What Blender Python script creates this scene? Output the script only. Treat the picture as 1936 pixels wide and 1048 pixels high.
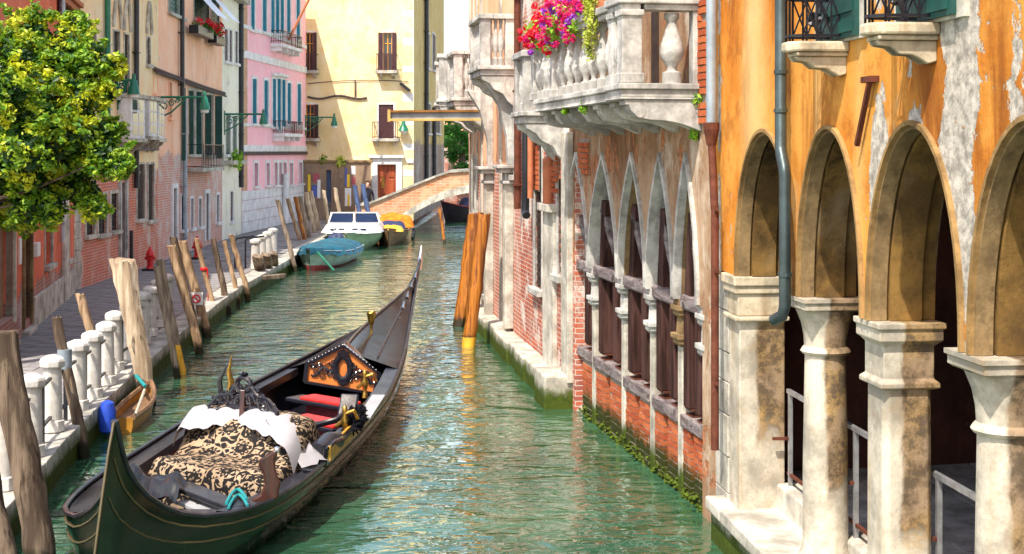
import bpy, math, random
from math import radians as R, sin, cos, pi, sqrt, atan2
import numpy as np
random.seed(7); rnd = random.random
def U(a, b): return a + (b - a) * random.random()

# ------------------------------------------------------------------ camera, sky, sun, exposure
scene = bpy.context.scene
for o in list(bpy.data.objects): bpy.data.objects.remove(o)
COL = scene.collection
H, F, HX, HY = 3.6, 2600.0, 968.0, 285.0          # eye height (m), focal length and horizon of the 1936 px photograph
cam = bpy.data.cameras.new('camera'); camo = bpy.data.objects.new('camera', cam); COL.objects.link(camo)
camo.location = (0, 0, H); camo.rotation_euler = (R(90), 0, 0)
cam.sensor_width = 36; cam.lens = F / 1936 * 36; cam.shift_y = -(524 - HY) / 1936
cam.clip_start = .05; cam.clip_end = 2000
scene.camera = camo
SUN_AZ, SUN_EL = 28.0, 56.0                        # light travels to the right of +Y by SUN_AZ
world = bpy.data.worlds.new('World'); scene.world = world; world.use_nodes = True
wn = world.node_tree
sky = wn.nodes.new('ShaderNodeTexSky'); sky.sky_type = 'NISHITA'; sky.sun_disc = False
sky.sun_elevation = R(SUN_EL); sky.sun_rotation = R(180 + SUN_AZ); sky.altitude = 0
sky.air_density = 1.0; sky.dust_density = 1.2; sky.ozone_density = 1.0
tint = wn.nodes.new('ShaderNodeMix'); tint.data_type = 'RGBA'; tint.blend_type = 'MULTIPLY'; tint.inputs[0].default_value = 1
tint.inputs[7].default_value = (1.16, 1.0, .82, 1); wn.links.new(sky.outputs[0], tint.inputs[6])      # warm tint over the sky, added to take blue out of the shade
wn.links.new(tint.outputs[2], wn.nodes['Background'].inputs[0]); wn.nodes['Background'].inputs[1].default_value = .15
sl = bpy.data.lights.new('sun', 'SUN'); sl.energy = 2.8; sl.angle = R(.5); sl.color = (1, .93, .8)
so = bpy.data.objects.new('sun', sl); COL.objects.link(so)
from mathutils import Vector, Matrix
sd = Vector((sin(R(SUN_AZ)) * cos(R(SUN_EL)), cos(R(SUN_AZ)) * cos(R(SUN_EL)), -sin(R(SUN_EL))))
so.rotation_euler = sd.to_track_quat('-Z', 'Y').to_euler(); so.location = (-20, -20, 40)
scene.view_settings.view_transform = 'Standard'; scene.view_settings.look = 'None'
scene.view_settings.gamma = 1; scene.view_settings.use_curve_mapping = False
scene.view_settings.exposure = 1.4
scene.render.engine = 'CYCLES'
scene.render.resolution_x = 1024; scene.render.resolution_y = 554

# ------------------------------------------------------------------ helpers
def g(px, py, z=0.0):                               # point at height z seen at a pixel of the photograph
    Y = F * (H - z) / (py - HY); return Vector(((px - HX) * Y / F, Y, z))
def at(px, py, Y): return Vector(((px - HX) * Y / F, Y, H - (py - HY) * Y / F))
class Fr:                                           # a facade: origin, direction u; +y is outward (left of u)
    def __init__(s, a, b):
        s.O = Vector((a[0], a[1])); d = Vector((b[0] - a[0], b[1] - a[1])); s.L = d.length; s.d = d / s.L
        s.n = Vector((-s.d.y, s.d.x)); s.rz = atan2(s.d.y, s.d.x)
    def uz(s, px, py, w=0):
        a = (px - HX) / F; Y = (w + s.O.dot(s.n)) / (a * s.n.x + s.n.y)
        P = Vector((a * Y, Y)); return (P - s.O).dot(s.d), H - (py - HY) * Y / F
    def rect(s, x0, y0, x1, y1, w=0):
        ua, ub = s.uz(x0, 0, w)[0], s.uz(x1, 0, w)[0]; xm = (x0 + x1) / 2
        return min(ua, ub), max(ua, ub), s.uz(xm, y1, w)[1], s.uz(xm, y0, w)[1]
    def P(s, u, w=0, z=0):
        p = s.O + s.d * u + s.n * w; return Vector((p.x, p.y, z))
def tag(o, label=None, cat=None, group=None, kind=None):
    if label: o['label'] = label
    if cat: o['category'] = cat
    if group: o['group'] = group
    if kind: o['kind'] = kind
    return o
def thing(name, label, cat, loc=(0, 0, 0), rz=0, group=None):
    o = bpy.data.objects.new(name, None); COL.objects.link(o); o.location = loc; o.rotation_euler = (0, 0, rz)
    o.empty_display_size = .2
    return tag(o, label, cat, group)
class MB:
    def __init__(s, off=(0, 0, 0)): s.v = []; s.f = []; s.off = Vector(off)
    def add(s, vs, fs):
        b = len(s.v); s.v += [tuple(Vector(p) - s.off) for p in vs]; s.f += [tuple(b + i for i in f) for f in fs]; return s
    def quad(s, *p): return s.add(p, [tuple(range(len(p)))])
    def box(s, x0, x1, y0, y1, z0, z1):
        return s.add([(x0,y0,z0),(x1,y0,z0),(x1,y1,z0),(x0,y1,z0),(x0,y0,z1),(x1,y0,z1),(x1,y1,z1),(x0,y1,z1)],
              [(0,3,2,1),(4,5,6,7),(0,1,5,4),(1,2,6,5),(2,3,7,6),(3,0,4,7)])
    def taper(s, x0, x1, y0, y1, z0, z1, i=.02):
        return s.add([(x0,y0,z0),(x1,y0,z0),(x1,y1,z0),(x0,y1,z0),(x0+i,y0+i,z1),(x1-i,y0+i,z1),(x1-i,y1-i,z1),(x0+i,y1-i,z1)],
              [(0,3,2,1),(4,5,6,7),(0,1,5,4),(1,2,6,5),(2,3,7,6),(3,0,4,7)])
    def bar(s, p, q, w, h=None, up=(0, 0, 1)):
        p, q = Vector(p), Vector(q); h = h or w; d = (q - p).normalized(); up = Vector(up)
        if abs(d.dot(up)) > .98: up = Vector((0, 1, 0))
        a = d.cross(up).normalized() * (w / 2); b = a.cross(d).normalized() * (h / 2)
        vs = [p - a - b, p + a - b, p + a + b, p - a + b, q - a - b, q + a - b, q + a + b, q - a + b]
        return s.add(vs, [(0,3,2,1),(4,5,6,7),(0,1,5,4),(1,2,6,5),(2,3,7,6),(3,0,4,7)])
    def tube(s, pts, r, n=8, cap=True, flat=1.0):
        pts = [Vector(p) for p in pts]; m = len(pts); rr = r if hasattr(r, '__len__') else [r] * m
        vs = []; fs = []; prev = None
        for i, p in enumerate(pts):
            t = (pts[min(i + 1, m - 1)] - pts[max(i - 1, 0)])
            t = t.normalized() if t.length > 1e-9 else Vector((0, 0, 1))
            ref = prev if prev is not None else (Vector((1, 0, 0)) if abs(t.x) < .9 else Vector((0, 1, 0)))
            a = (ref - t * ref.dot(t))
            a = a.normalized() if a.length > 1e-6 else t.orthogonal().normalized()
            b = t.cross(a); prev = a
            for k in range(n):
                th = 2 * pi * k / n; vs.append(p + (a * cos(th) + b * sin(th) * flat) * rr[i])
        for i in range(m - 1):
            for k in range(n):
                k2 = (k + 1) % n; fs.append((i*n+k, i*n+k2, (i+1)*n+k2, (i+1)*n+k))
        if cap: fs.append(tuple(range(n - 1, -1, -1))); fs.append(tuple((m-1)*n + k for k in range(n)))
        return s.add(vs, fs)
    def lathe(s, prof, c=(0, 0, 0), n=16, sq=False, rot=0):
        c = Vector(c); vs = []; fs = []
        if sq: n = 4; rot = pi / 4 + rot
        k0 = sqrt(2) if sq else 1
        for (r, z) in prof:
            for k in range(n):
                th = 2 * pi * k / n + rot; vs.append(c + Vector((r * k0 * cos(th), r * k0 * sin(th), z)))
        for i in range(len(prof) - 1):
            for k in range(n):
                k2 = (k + 1) % n; fs.append((i*n+k, i*n+k2, (i+1)*n+k2, (i+1)*n+k))
        fs.append(tuple(range(n - 1, -1, -1))); fs.append(tuple((len(prof)-1)*n + k for k in range(n)))
        return s.add(vs, fs)
    def prism(s, poly, a0, a1, ax='y'):               # poly in the two other axes
        def P(p, a): return {'y': (p[0], a, p[1]), 'x': (a, p[0], p[1]), 'z': (p[0], p[1], a)}[ax]
        n = len(poly); vs = [P(p, a0) for p in poly] + [P(p, a1) for p in poly]
        fs = [tuple(range(n)), tuple(range(2 * n - 1, n - 1, -1))] + [(i, (i + 1) % n, n + (i + 1) % n, n + i) for i in range(n)]
        return s.add(vs, fs)
    def strip(s, A, B):                               # quads between two point rows
        n = len(A); return s.add(list(A) + list(B), [(i, i + 1, n + i + 1, n + i) for i in range(n - 1)])
    def mesh(s, name, mat, smooth=False):
        me = bpy.data.meshes.new(name); me.from_pydata(s.v, [], s.f)
        import bmesh
        bm = bmesh.new(); bm.from_mesh(me); bmesh.ops.recalc_face_normals(bm, faces=bm.faces); bm.to_mesh(me); bm.free()
        if smooth:
            me.polygons.foreach_set('use_smooth', [True] * len(me.polygons))
            try: me.set_sharp_from_angle(angle=R(40))
            except Exception: pass
        if mat: me.materials.append(M[mat] if isinstance(mat, str) else mat)
        return me
    def build(s, name, mat, parent=None, smooth=False, bevel=0, label=None, cat=None, group=None, kind=None):
        o = bpy.data.objects.new(name, s.mesh(name, mat, smooth)); COL.objects.link(o)
        if parent: o.parent = parent
        if bevel:
            b = o.modifiers.new('bevel', 'BEVEL'); b.width = bevel; b.segments = 2; b.limit_method = 'ANGLE'; b.angle_limit = R(35)
        return tag(o, label, cat, group, kind)
def inst(name, me, parent, loc=(0, 0, 0), rz=0, sc=None):   # a piece that shares its mesh
    o = bpy.data.objects.new(name, me); COL.objects.link(o); o.parent = parent; o.location = loc; o.rotation_euler = (0, 0, rz)
    if sc: o.scale = sc
    return o
def copy_tree(o, parent=None):
    c = o.copy(); COL.objects.link(c); c.parent = parent
    for ch in list(o.children): copy_tree(ch, c)
    return c

# ------------------------------------------------------------------ materials
M = {}
class NT:
    def __init__(s, name):
        m = bpy.data.materials.new(name); m.use_nodes = True; s.m = m; s.t = m.node_tree; s.b = s.t.nodes['Principled BSDF']; M[name] = m
        s.tc = s.n('TexCoord')
    def n(s, k, **kw):
        x = s.t.nodes.new('ShaderNode' + k)
        for a, v in kw.items(): setattr(x, a, v)
        return x
    def l(s, a, b): s.t.links.new(a, b)
    def set(s, sock, v):
        if isinstance(v, bpy.types.NodeSocket): s.l(v, sock)
        elif isinstance(v, (tuple, list)) and len(v) == 3 and sock.type == 'RGBA': sock.default_value = (*v, 1)
        else: sock.default_value = v
    def co(s, sc=(1, 1, 1), loc=(0, 0, 0), world=False):
        mp = s.n('Mapping')
        if world: gm = s.n('NewGeometry'); s.l(gm.outputs['Position'], mp.inputs[0])
        else: s.l(s.tc.outputs['Object'], mp.inputs[0])
        mp.inputs['Scale'].default_value = sc; mp.inputs['Location'].default_value = loc; return mp.outputs[0]
    def noise(s, sc=5, det=4, rough=.6, vec=None, dist=0):
        x = s.n('TexNoise'); x.inputs['Scale'].default_value = sc; x.inputs['Detail'].default_value = det; x.inputs['Roughness'].default_value = rough
        x.inputs['Distortion'].default_value = dist; s.l(vec if vec else s.co(), x.inputs['Vector']); return x.outputs[0]
    def ramp(s, v, a, b):                              # 0 below a, 1 above b
        x = s.n('MapRange'); x.interpolation_type = 'SMOOTHSTEP'; s.set(x.inputs[0], v); x.inputs[1].default_value = a; x.inputs[2].default_value = b; return x.outputs[0]
    def mth(s, op, a, b=0.0, c=0.0):
        x = s.n('Math', operation=op); s.set(x.inputs[0], a); s.set(x.inputs[1], b); s.set(x.inputs[2], c); return x.outputs[0]
    def mix(s, f, a, b):
        x = s.n('Mix', data_type='RGBA'); s.set(x.inputs[0], f); s.set(x.inputs[6], a); s.set(x.inputs[7], b); return x.outputs[2]
    def bump(s, h, st=.4, dist=.02, prev=None):
        x = s.n('Bump'); x.inputs['Strength'].default_value = st; x.inputs['Distance'].default_value = dist; s.l(h, x.inputs['Height'])
        if prev: s.l(prev, x.inputs['Normal'])
        return x.outputs[0]
    def xyz(s, vec=None):
        x = s.n('SeparateXYZ'); s.l(vec if vec else s.tc.outputs['Object'], x.inputs[0]); return x.outputs
    def fin(s, col, rough=.8, nrm=None, metal=0, spec=None):
        s.set(s.b.inputs['Base Color'], col); s.set(s.b.inputs['Roughness'], rough); s.b.inputs['Metallic'].default_value = metal
        if nrm: s.l(nrm, s.b.inputs['Normal'])
        if spec is None and not metal and (not isinstance(rough, (int, float)) or rough > .6): spec = .12
        if spec is not None: s.b.inputs['Specular IOR Level'].default_value = spec
        return s.m
def dk(c, k): return tuple(x * k for x in c)

def m_simple(name, col, rough=.6, var=.25, sc=6, metal=0, bump=.15, spec=None):
    n = NT(name); f = n.noise(sc, 5, .65); c = n.mix(n.ramp(f, .3, .7), dk(col, 1 - var), dk(col, 1 + var * .6))
    r = n.mth('ADD', n.mth('MULTIPLY', n.noise(sc * 2.3, 3), .25), rough - .12)
    return n.fin(c, r, n.bump(n.noise(sc * 4, 4), bump, .01), metal, spec if spec is not None else (.12 if rough > .6 else .5))
def brickpat(n, c1, c2, mortar, bw=.24, bh=.072, ms=.009):
    o = n.xyz(); cx = n.n('CombineXYZ'); n.l(n.mth('ADD', o[0], o[1]), cx.inputs[0]); n.l(o[2], cx.inputs[1])
    wob = n.n('VectorMath', operation='ADD'); n.l(cx.outputs[0], wob.inputs[0])
    nz = n.n('TexNoise'); nz.inputs['Scale'].default_value = 6; n.l(n.co(), nz.inputs[0])
    sc = n.n('VectorMath', operation='SCALE'); n.l(nz.outputs[1], sc.inputs[0]); sc.inputs['Scale'].default_value = .012; n.l(sc.outputs[0], wob.inputs[1])
    b = n.n('TexBrick'); n.l(wob.outputs[0], b.inputs[0]); b.inputs['Scale'].default_value = 1
    b.inputs['Brick Width'].default_value = bw; b.inputs['Row Height'].default_value = bh; b.inputs['Mortar Size'].default_value = ms
    b.inputs['Mortar Smooth'].default_value = .3
    b.inputs['Color1'].default_value = (*c1, 1); b.inputs['Color2'].default_value = (*c2, 1); b.inputs['Mortar'].default_value = (*mortar, 1)
    f = n.noise(2.2, 5, .7); col = n.mix(n.ramp(f, .45, .75), b.outputs[0], n.mix(.55, b.outputs[0], mortar))
    return col, b.outputs[1]
def m_brick(name, c1, c2, mortar, bw=.24, bh=.072, white=.0, wcol=(.7, .64, .58)):
    n = NT(name); col, fac = brickpat(n, c1, c2, mortar, bw, bh)
    if white: col = n.mix(n.mth('MULTIPLY', n.ramp(n.noise(1.4, 7, .72), .66 - white * .3, .76 - white * .3), .85), col, wcol)
    h = n.mth('SUBTRACT', n.mth('MULTIPLY', n.noise(30, 3), .5), fac)
    return n.fin(col, .9, n.bump(h, .7, .012))
def m_plaster(name, base, alt, stain, peel=None, peel_amt=.0, low=None, rough=.85, streak=.5, lowcols=None, peel_sc=1.3, chalk=None, chalk_amt=.0, spots=(), pale=()):
    """weathered render: blotches, rain streaks, peeled patches, bare brick below an uneven line"""
    n = NT(name)
    c = n.mix(n.ramp(n.noise(.9, 8, .7), .4, .6), base, alt)
    c = n.mix(n.mth('MULTIPLY', n.ramp(n.noise(3.5, 6, .7), .45, .75), .45), c, dk(base, 1.18))
    st = n.noise(1, 9, .72, n.co((1.1, 1.1, .34)), .7)
    c = n.mix(n.mth('MULTIPLY', n.mth('MULTIPLY', n.ramp(st, .45, .68), n.ramp(n.noise(.55, 4, .6, n.co(loc=(9, 3, 5))), .36, .6)), min(1, streak * 1.35)), c, stain)
    c = n.mix(n.mth('MULTIPLY', n.ramp(n.noise(2.4, 9, .75, n.co(loc=(2, 7, 1))), .5, .64), .5), c, dk(stain, 1.3))
    c = n.mix(n.mth('MULTIPLY', n.ramp(n.noise(26, 5, .75), .52, .7), .3), c, dk(stain, .8))
    if chalk: c = n.mix(n.mth('MULTIPLY', n.ramp(n.noise(1, 9, .7, n.co((.8, .8, .45), (3, 1, 2)), .6), .58 - chalk_amt, .72 - chalk_amt), .85), c, chalk)
    for (px, wd, am) in pale:                         # sun-bleached limewash
        c = n.mix(n.mth('MULTIPLY', n.ramp(n.mth('ADD', n.mth('ABSOLUTE', n.mth('SUBTRACT', n.xyz()[0], ORANGE_U(px))), n.mth('MULTIPLY', n.noise(1, 8, .7, n.co((.9, .9, .6), (px, 0, 0))), wd)), wd * 1.25, wd * .45), am), c, n.mix(n.noise(3, 8, .7), (.7, .42, .12), (.84, .64, .34)))
    h = n.noise(14, 6, .7); hb = n.mth('MULTIPLY', h, .5)
    nr = None
    if peel:
        pn = n.noise(peel_sc, 8, .68, n.co((1.2, 1.2, .9), (7, 2, 4)))
        for (px, wd, am) in spots:
            uc = ORANGE_U(px); pn = n.mth('ADD', pn, n.mth('MULTIPLY', n.ramp(n.mth('ABSOLUTE', n.mth('SUBTRACT', n.xyz()[0], uc)), wd, wd * .3), am))
        pm = n.ramp(pn, .63 - peel_amt, .645 - peel_amt)
        pc = n.mix(n.ramp(n.noise(11, 8, .75), .35, .65), dk(peel, .45), dk(peel, 1.25))
        c = n.mix(pm, c, pc); hb = n.mth('SUBTRACT', hb, n.mth('MULTIPLY', pm, .9))
    if low is not None:
        bc, bf = brickpat(n, *(lowcols or ((.42, .13, .07), (.32, .12, .08), (.5, .43, .36))))
        bc = n.mix(n.mth('MULTIPLY', n.ramp(n.noise(1.1, 8, .75, n.co((1, 1, .8), (5, 5, 1))), .48, .62), .85), bc, n.mix(n.noise(7, 6, .7), dk(peel or base, .8), (.72, .64, .6)))
        z = n.xyz()[2]
        lm = n.ramp(n.mth('ADD', z, n.mth('MULTIPLY', n.noise(.8, 7, .7), -1.6 * 1.0)), low - .8 + .03, low - .8 - .03)
        c = n.mix(lm, c, bc); hb = n.mth('SUBTRACT', hb, n.mth('MULTIPLY', lm, n.mth('ADD', bf, .6)))
    return n.fin(c, rough, n.bump(hb, .55, .02))
def m_stone(name, col, dirt=(.2, .17, .13), amt=.4, rough=.75, moss=False, sc=2.2, streak=.5, side=None, con=.52):
    n = NT(name); c = n.mix(n.ramp(n.noise(sc, 8, .7), .36, .64), dk(col, con), dk(col, 1.12))
    c = n.mix(n.mth('MULTIPLY', n.ramp(n.noise(38, 4, .7), .5, .72), .35), c, dk(col, con * .8))
    st = n.noise(1, 6, .65, n.co((7, 7, .7)))
    c = n.mix(n.mth('MULTIPLY', n.ramp(st, .5, .74), streak), c, dirt)
    c = n.mix(n.mth('MULTIPLY', n.ramp(n.noise(5, 7, .7), .52, .7), amt), c, dirt)
    if side is not None:                              # brown stain with shade painted into it, on the columns' inner side
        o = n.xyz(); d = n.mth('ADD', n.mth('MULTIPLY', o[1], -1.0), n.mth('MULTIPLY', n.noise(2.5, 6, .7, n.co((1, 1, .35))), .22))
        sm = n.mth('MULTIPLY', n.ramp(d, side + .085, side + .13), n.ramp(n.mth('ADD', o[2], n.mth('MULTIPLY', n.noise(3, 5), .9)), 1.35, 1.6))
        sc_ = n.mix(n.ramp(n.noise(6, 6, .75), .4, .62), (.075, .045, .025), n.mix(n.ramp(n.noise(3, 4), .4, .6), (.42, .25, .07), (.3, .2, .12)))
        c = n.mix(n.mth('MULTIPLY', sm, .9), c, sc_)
    if moss:
        gp = n.n('NewGeometry'); z = n.xyz(gp.outputs['Position'])[2]
        mm = n.ramp(n.mth('ADD', z, n.mth('MULTIPLY', n.noise(6, 6, .7), -.34)), .2, .0)
        c = n.mix(mm, c, n.mix(n.noise(12, 5), (.012, .016, .005), (.09, .13, .015)))
    return n.fin(c, rough, n.bump(n.noise(22, 6, .7), .35, .012))
def m_wood(name, a, b, grain=(14, 14, .9), rough=.75, bump=.6, spots=None, crack=(.03, .02, .015)):
    n = NT(name); w = n.noise(1, 7, .65, n.co(grain), .6)
    c = n.mix(n.ramp(w, .4, .6), a, b)
    c = n.mix(n.mth('MULTIPLY', n.ramp(n.noise(1, 6, .6, n.co((grain[0]*2.4, grain[1]*2.4, grain[2]*.7))), .58, .68), .8), c, crack)
    c = n.mix(n.mth('MULTIPLY', n.ramp(n.noise(1.6, 4), .45, .7), .4), c, dk(a, .65))
    if name.startswith('post'):                       # weed and slime at the tide line
        gp = n.n('NewGeometry'); zt = n.mth('ADD', n.xyz(gp.outputs['Position'])[2], n.mth('MULTIPLY', n.noise(7, 6, .75, n.co(world=True)), -.3))
        c = n.mix(n.mth('MULTIPLY', n.ramp(zt, .1, -.03), .92), c, (.012, .014, .006))
    return n.fin(c, rough, n.bump(w, min(1, bump * 1.4), .03))
def m_leaf(name, a, b, c3=None):
    n = NT(name); oi = n.n('NewGeometry'); rp = oi.outputs['Random Per Island']
    c = n.mix(rp, a, b)
    if c3: c = n.mix(n.ramp(n.noise(1.9, 3), .47, .62), c, c3)  # lime patches by noise, highlights painted into the leaf colour
    n.fin(c, .5); n.b.inputs['Subsurface Weight'].default_value = 0
    tr = n.n('BsdfTranslucent'); n.l(c, tr.inputs[0]); ms = n.n('MixShader'); ms.inputs[0].default_value = .35
    n.l(n.b.outputs[0], ms.inputs[1]); n.l(tr.outputs[0], ms.inputs[2]); n.l(ms.outputs[0], n.t.nodes['Material Output'].inputs[0])

def ORANGE_U(px):                                   # where along the orange wall a strip of plaster has come off
    f = Fr((1.99 + .107 * 8.27, 4.0), (1.99, 12.27)); return f.uz(px, 0)[0]
def make_materials():
    # water: green canal, wind ripples
    n = NT('water')
    h1 = n.noise(1, 2, .5, n.co((1.5, 2.6, 1)), .5); h2 = n.noise(1, 2, .5, n.co((4.5, 7.5, 1)), .5); h3 = n.noise(1, 2, .5, n.co((.3, .5, 1)))
    hh = n.mth('ADD', n.mth('MULTIPLY', h1, 1.0), n.mth('MULTIPLY', h2, .3)); hh = n.mth('MULTIPLY', hh, n.mth('ADD', n.mth('MULTIPLY', h3, 1.3), .15))
    c = n.mix(n.ramp(n.noise(.35, 4), .35, .65), (.018, .075, .04), (.045, .125, .07))
    wb = n.bump(hh, 1.0, .07); n.fin(c, .015, wb); n.b.inputs['IOR'].default_value = 1.5
    n.b.inputs['Coat Weight'].default_value = .7; n.b.inputs['Coat IOR'].default_value = 1.6; n.b.inputs['Coat Roughness'].default_value = .015; n.l(wb, n.b.inputs['Coat Normal'])
    # plasters
    m_plaster('orange_plaster', (.58, .2, .025), (.7, .32, .065), (.22, .06, .01), (.5, .45, .39), .0, streak=.85, chalk=(.76, .54, .28), chalk_amt=.05, spots=[(1812, .34, .27), (1662, .22, .22), (1725, .3, .09), (1360, .08, .14), (1925, .14, .15), (1480, .1, .08)], pale=[(1425, .75, .75), (1545, .2, .4), (1625, .2, .3)])
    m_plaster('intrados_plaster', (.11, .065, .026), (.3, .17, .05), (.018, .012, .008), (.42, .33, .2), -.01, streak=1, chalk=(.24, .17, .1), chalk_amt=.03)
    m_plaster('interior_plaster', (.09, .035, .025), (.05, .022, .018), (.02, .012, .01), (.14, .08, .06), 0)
    m_plaster('red_plaster', (.68, .15, .075), (.74, .21, .12), (.42, .1, .06), (.45, .28, .22), -.02, low=1.15, lowcols=((.36, .14, .1), (.3, .13, .1), (.46, .3, .26)))
    m_plaster('cream_plaster', (.88, .64, .37), (.9, .74, .5), (.66, .44, .24), (.66, .55, .42), .0, low=3.05, lowcols=((.62, .15, .07), (.5, .15, .1), (.62, .42, .36)))
    m_plaster('peach_plaster', (.93, .5, .33), (.95, .6, .43), (.74, .36, .22), (.7, .6, .55), -.02, low=3.5, lowcols=((.62, .2, .12), (.56, .3, .24), (.7, .58, .54)))
    m_plaster('pale_plaster', (.82, .78, .62), (.86, .82, .72), (.6, .54, .44), (.6, .55, .5), .0)
    m_plaster('lilac_plaster', (.72, .66, .66), (.72, .66, .66), (.46, .38, .38), (.5, .26, .2), .06)
    m_plaster('pink_plaster', (.93, .48, .54), (.95, .55, .6), (.86, .4, .46), None, streak=.25)
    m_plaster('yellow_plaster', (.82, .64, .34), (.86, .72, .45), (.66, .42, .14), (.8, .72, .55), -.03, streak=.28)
    m_plaster('yellow_plaster_shaded', (.62, .44, .17), (.68, .52, .24), (.42, .27, .1), (.45, .4, .36), .0, low=4.0, lowcols=((.36, .2, .14), (.3, .2, .16), (.5, .42, .36)))  # yellow house plaster darkened, the flank's shade put into the colour
    m_plaster('brown_plaster', (.24, .16, .11), (.32, .22, .15), (.12, .09, .07), (.36, .28, .22), .02)
    m_plaster('salmon_plaster', (.84, .42, .24), (.86, .5, .32), (.6, .25, .12), (.7, .55, .45), -.02, low=3.2, lowcols=((.5, .15, .08), (.42, .15, .1), (.62, .5, .45)))
    m_plaster('arcade_plaster', (.26, .15, .08), (.42, .28, .18), (.14, .06, .03), (.42, .17, .08), .06, streak=.9, chalk=(.66, .56, .45), chalk_amt=.06)  # streaked brown plaster, darkened to put the balcony's shade into the colour
    # brick
    m_brick('brick_wall', (.5, .12, .06), (.3, .09, .07), (.55, .42, .36), white=.55)
    m_brick('brick_pale', (.6, .3, .16), (.55, .24, .12), (.62, .52, .4), white=.3)
    m_brick('bridge_brick', (.62, .2, .08), (.5, .28, .17), (.72, .58, .44), .42, .12, white=.55, wcol=(.66, .42, .26))
    n = NT('brick'); gi = n.n('ObjectInfo').outputs['Random']
    c = n.mix(gi, (.38, .075, .03), (.56, .16, .06)); c = n.mix(n.ramp(n.noise(9, 6, .75), .48, .66), c, (.24, .09, .06))
    gp = n.n('NewGeometry'); z = n.xyz(gp.outputs['Position'])[2]
    mm = n.ramp(n.mth('ADD', z, n.mth('MULTIPLY', n.noise(5, 5, .7, n.co(world=True)), -.4)), .24, .02)
    c = n.mix(mm, c, n.mix(n.noise(12, 5), (.012, .012, .006), (.06, .07, .012)))
    n.fin(c, .9, n.bump(n.noise(40, 5, .7), .5, .01))
    m_simple('mortar', (.3, .25, .2), .95, .3, 20)
    # stone
    m_stone('white_stone', (.58, .54, .47), (.3, .23, .15), .45, streak=.5)
    m_stone('balcony_stone', (.55, .53, .5), (.13, .12, .12), .45, streak=.6)
    m_stone('mossy_stone', (.54, .5, .43), (.34, .27, .18), .35, moss=True, streak=.3)
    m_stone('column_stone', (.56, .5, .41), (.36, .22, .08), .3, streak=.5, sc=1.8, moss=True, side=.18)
    m_stone('quay_stone', (.5, .48, .43), (.2, .17, .15), .4, moss=True, streak=.2)
    m_stone('bollard_stone', (.62, .6, .57), (.36, .26, .16), .25, streak=.4, con=.72)
    m_stone('paving', (.3, .285, .29), (.16, .15, .16), .35, streak=0)
    m_stone('trim_white', (.74, .72, .72), (.42, .36, .36), .2, streak=.2, con=.86)
    m_stone('arch_stone', (.54, .46, .34), (.24, .14, .06), .5, streak=.6)
    m_stone('ochre_stone', (.36, .22, .09), (.1, .055, .025), .6, streak=.6)
    m_stone('stained_stone', (.3, .2, .1), (.06, .04, .025), .6, streak=.6)
    # wood
    m_wood('post_wood', (.19, .115, .065), (.42, .29, .18), (9, 9, .8), .85)
    m_wood('post_grey', (.15, .11, .08), (.33, .26, .2), (9, 9, .8), .85)
    m_wood('post_dark', (.07, .048, .035), (.19, .14, .1), (9, 9, .8), .85)
    m_wood('post_pale', (.32, .23, .15), (.56, .45, .33), (8, 8, .7), .85, .9)
    m_wood('post_orange', (.15, .038, .004), (.44, .15, .013), (14, 14, .4), .5, .6, crack=(.07, .02, .005))
    m_wood('timber_dark', (.03, .013, .011), (.085, .04, .034), (10, 10, .8), .8)
    m_wood('timber_beam', (.13, .1, .1), (.26, .22, .22), (3, 12, 12), .85)
    m_wood('door_wood', (.26, .045, .012), (.38, .085, .025), (10, 10, .8), .5, .2)
    m_wood('forcola_wood', (.025, .008, .006), (.06, .018, .011), (8, 8, 1.2), .3, .1)
    m_simple('ochre_paint', (.78, .4, .03), .6, .2, 5)
    # metals, paints
    m_simple('green_paint', (.01, .16, .09), .35, .25, 8)
    m_simple('iron', (.015, .015, .022), .4, .3, 10, .3)
    m_simple('pipe_grey', (.06, .085, .09), .4, .3, 4, .5); m_simple('pipe_blue', (.3, .36, .42), .45, .25, 3, .3)
    m_simple('pipe_black', (.02, .022, .03), .4, .3, 4); m_simple('rust', (.12, .04, .025), .75, .35, 9)
    m_simple('steel', (.42, .42, .44), .4, .3, 7, .6)
    m_simple('red_paint', (.62, .015, .02), .3, .2, 4); m_simple('red_cushion', (.6, .02, .015), .45, .3, 6)
    m_simple('gold', (.5, .3, .07), .35, .5, 12, 1.0, .3); m_simple('chrome', (.75, .75, .78), .15, .1, 10, 1.0, .05)
    m_simple('white_paint', (.8, .8, .78), .35, .08, 3, 0, .05); m_simple('white_cloth', (.36, .345, .37), .8, .1, 3)
    m_simple('teal_canvas', (.003, .1, .16), .6, .35, 3, 0, .4); m_simple('teal_rope', (.01, .25, .27), .6, .2, 30, 0, .5)
    m_simple('rope', (.4, .36, .3), .9, .3, 40, 0, .6); m_simple('rubber', (.012, .012, .013), .6, .3, 8)
    m_simple('blue_fender', (.02, .07, .5), .4, .3, 5); m_simple('blue_paint', (.06, .1, .22), .5, .25, 5)
    m_simple('boat_green', (.3, .42, .24), .4, .2, 2.5); m_simple('boat_pale', (.34, .46, .38), .4, .25, 2.5); m_simple('boat_brown', (.22, .12, .06), .6, .35, 4)
    m_simple('boat_dark', (.025, .02, .03), .4, .4, 3); m_simple('boat_yellow', (.42, .19, .02), .5, .3, 4); m_simple('boat_red', (.3, .03, .03), .5, .3, 4)
    m_simple('orange_tarp', (.85, .2, .02), .7, .3, 4, 0, .5); m_simple('yellow_tarp', (.85, .45, .03), .6, .2, 4, 0, .3); m_simple('navy_tarp', (.02, .03, .1), .6, .3, 4, 0, .4)
    m_simple('lacquer', (.014, .013, .02), .16, .4, 3, 0, .06); m_simple('lacquer_worn', (.026, .026, .034), .3, .45, 2.2, 0, .15)
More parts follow.
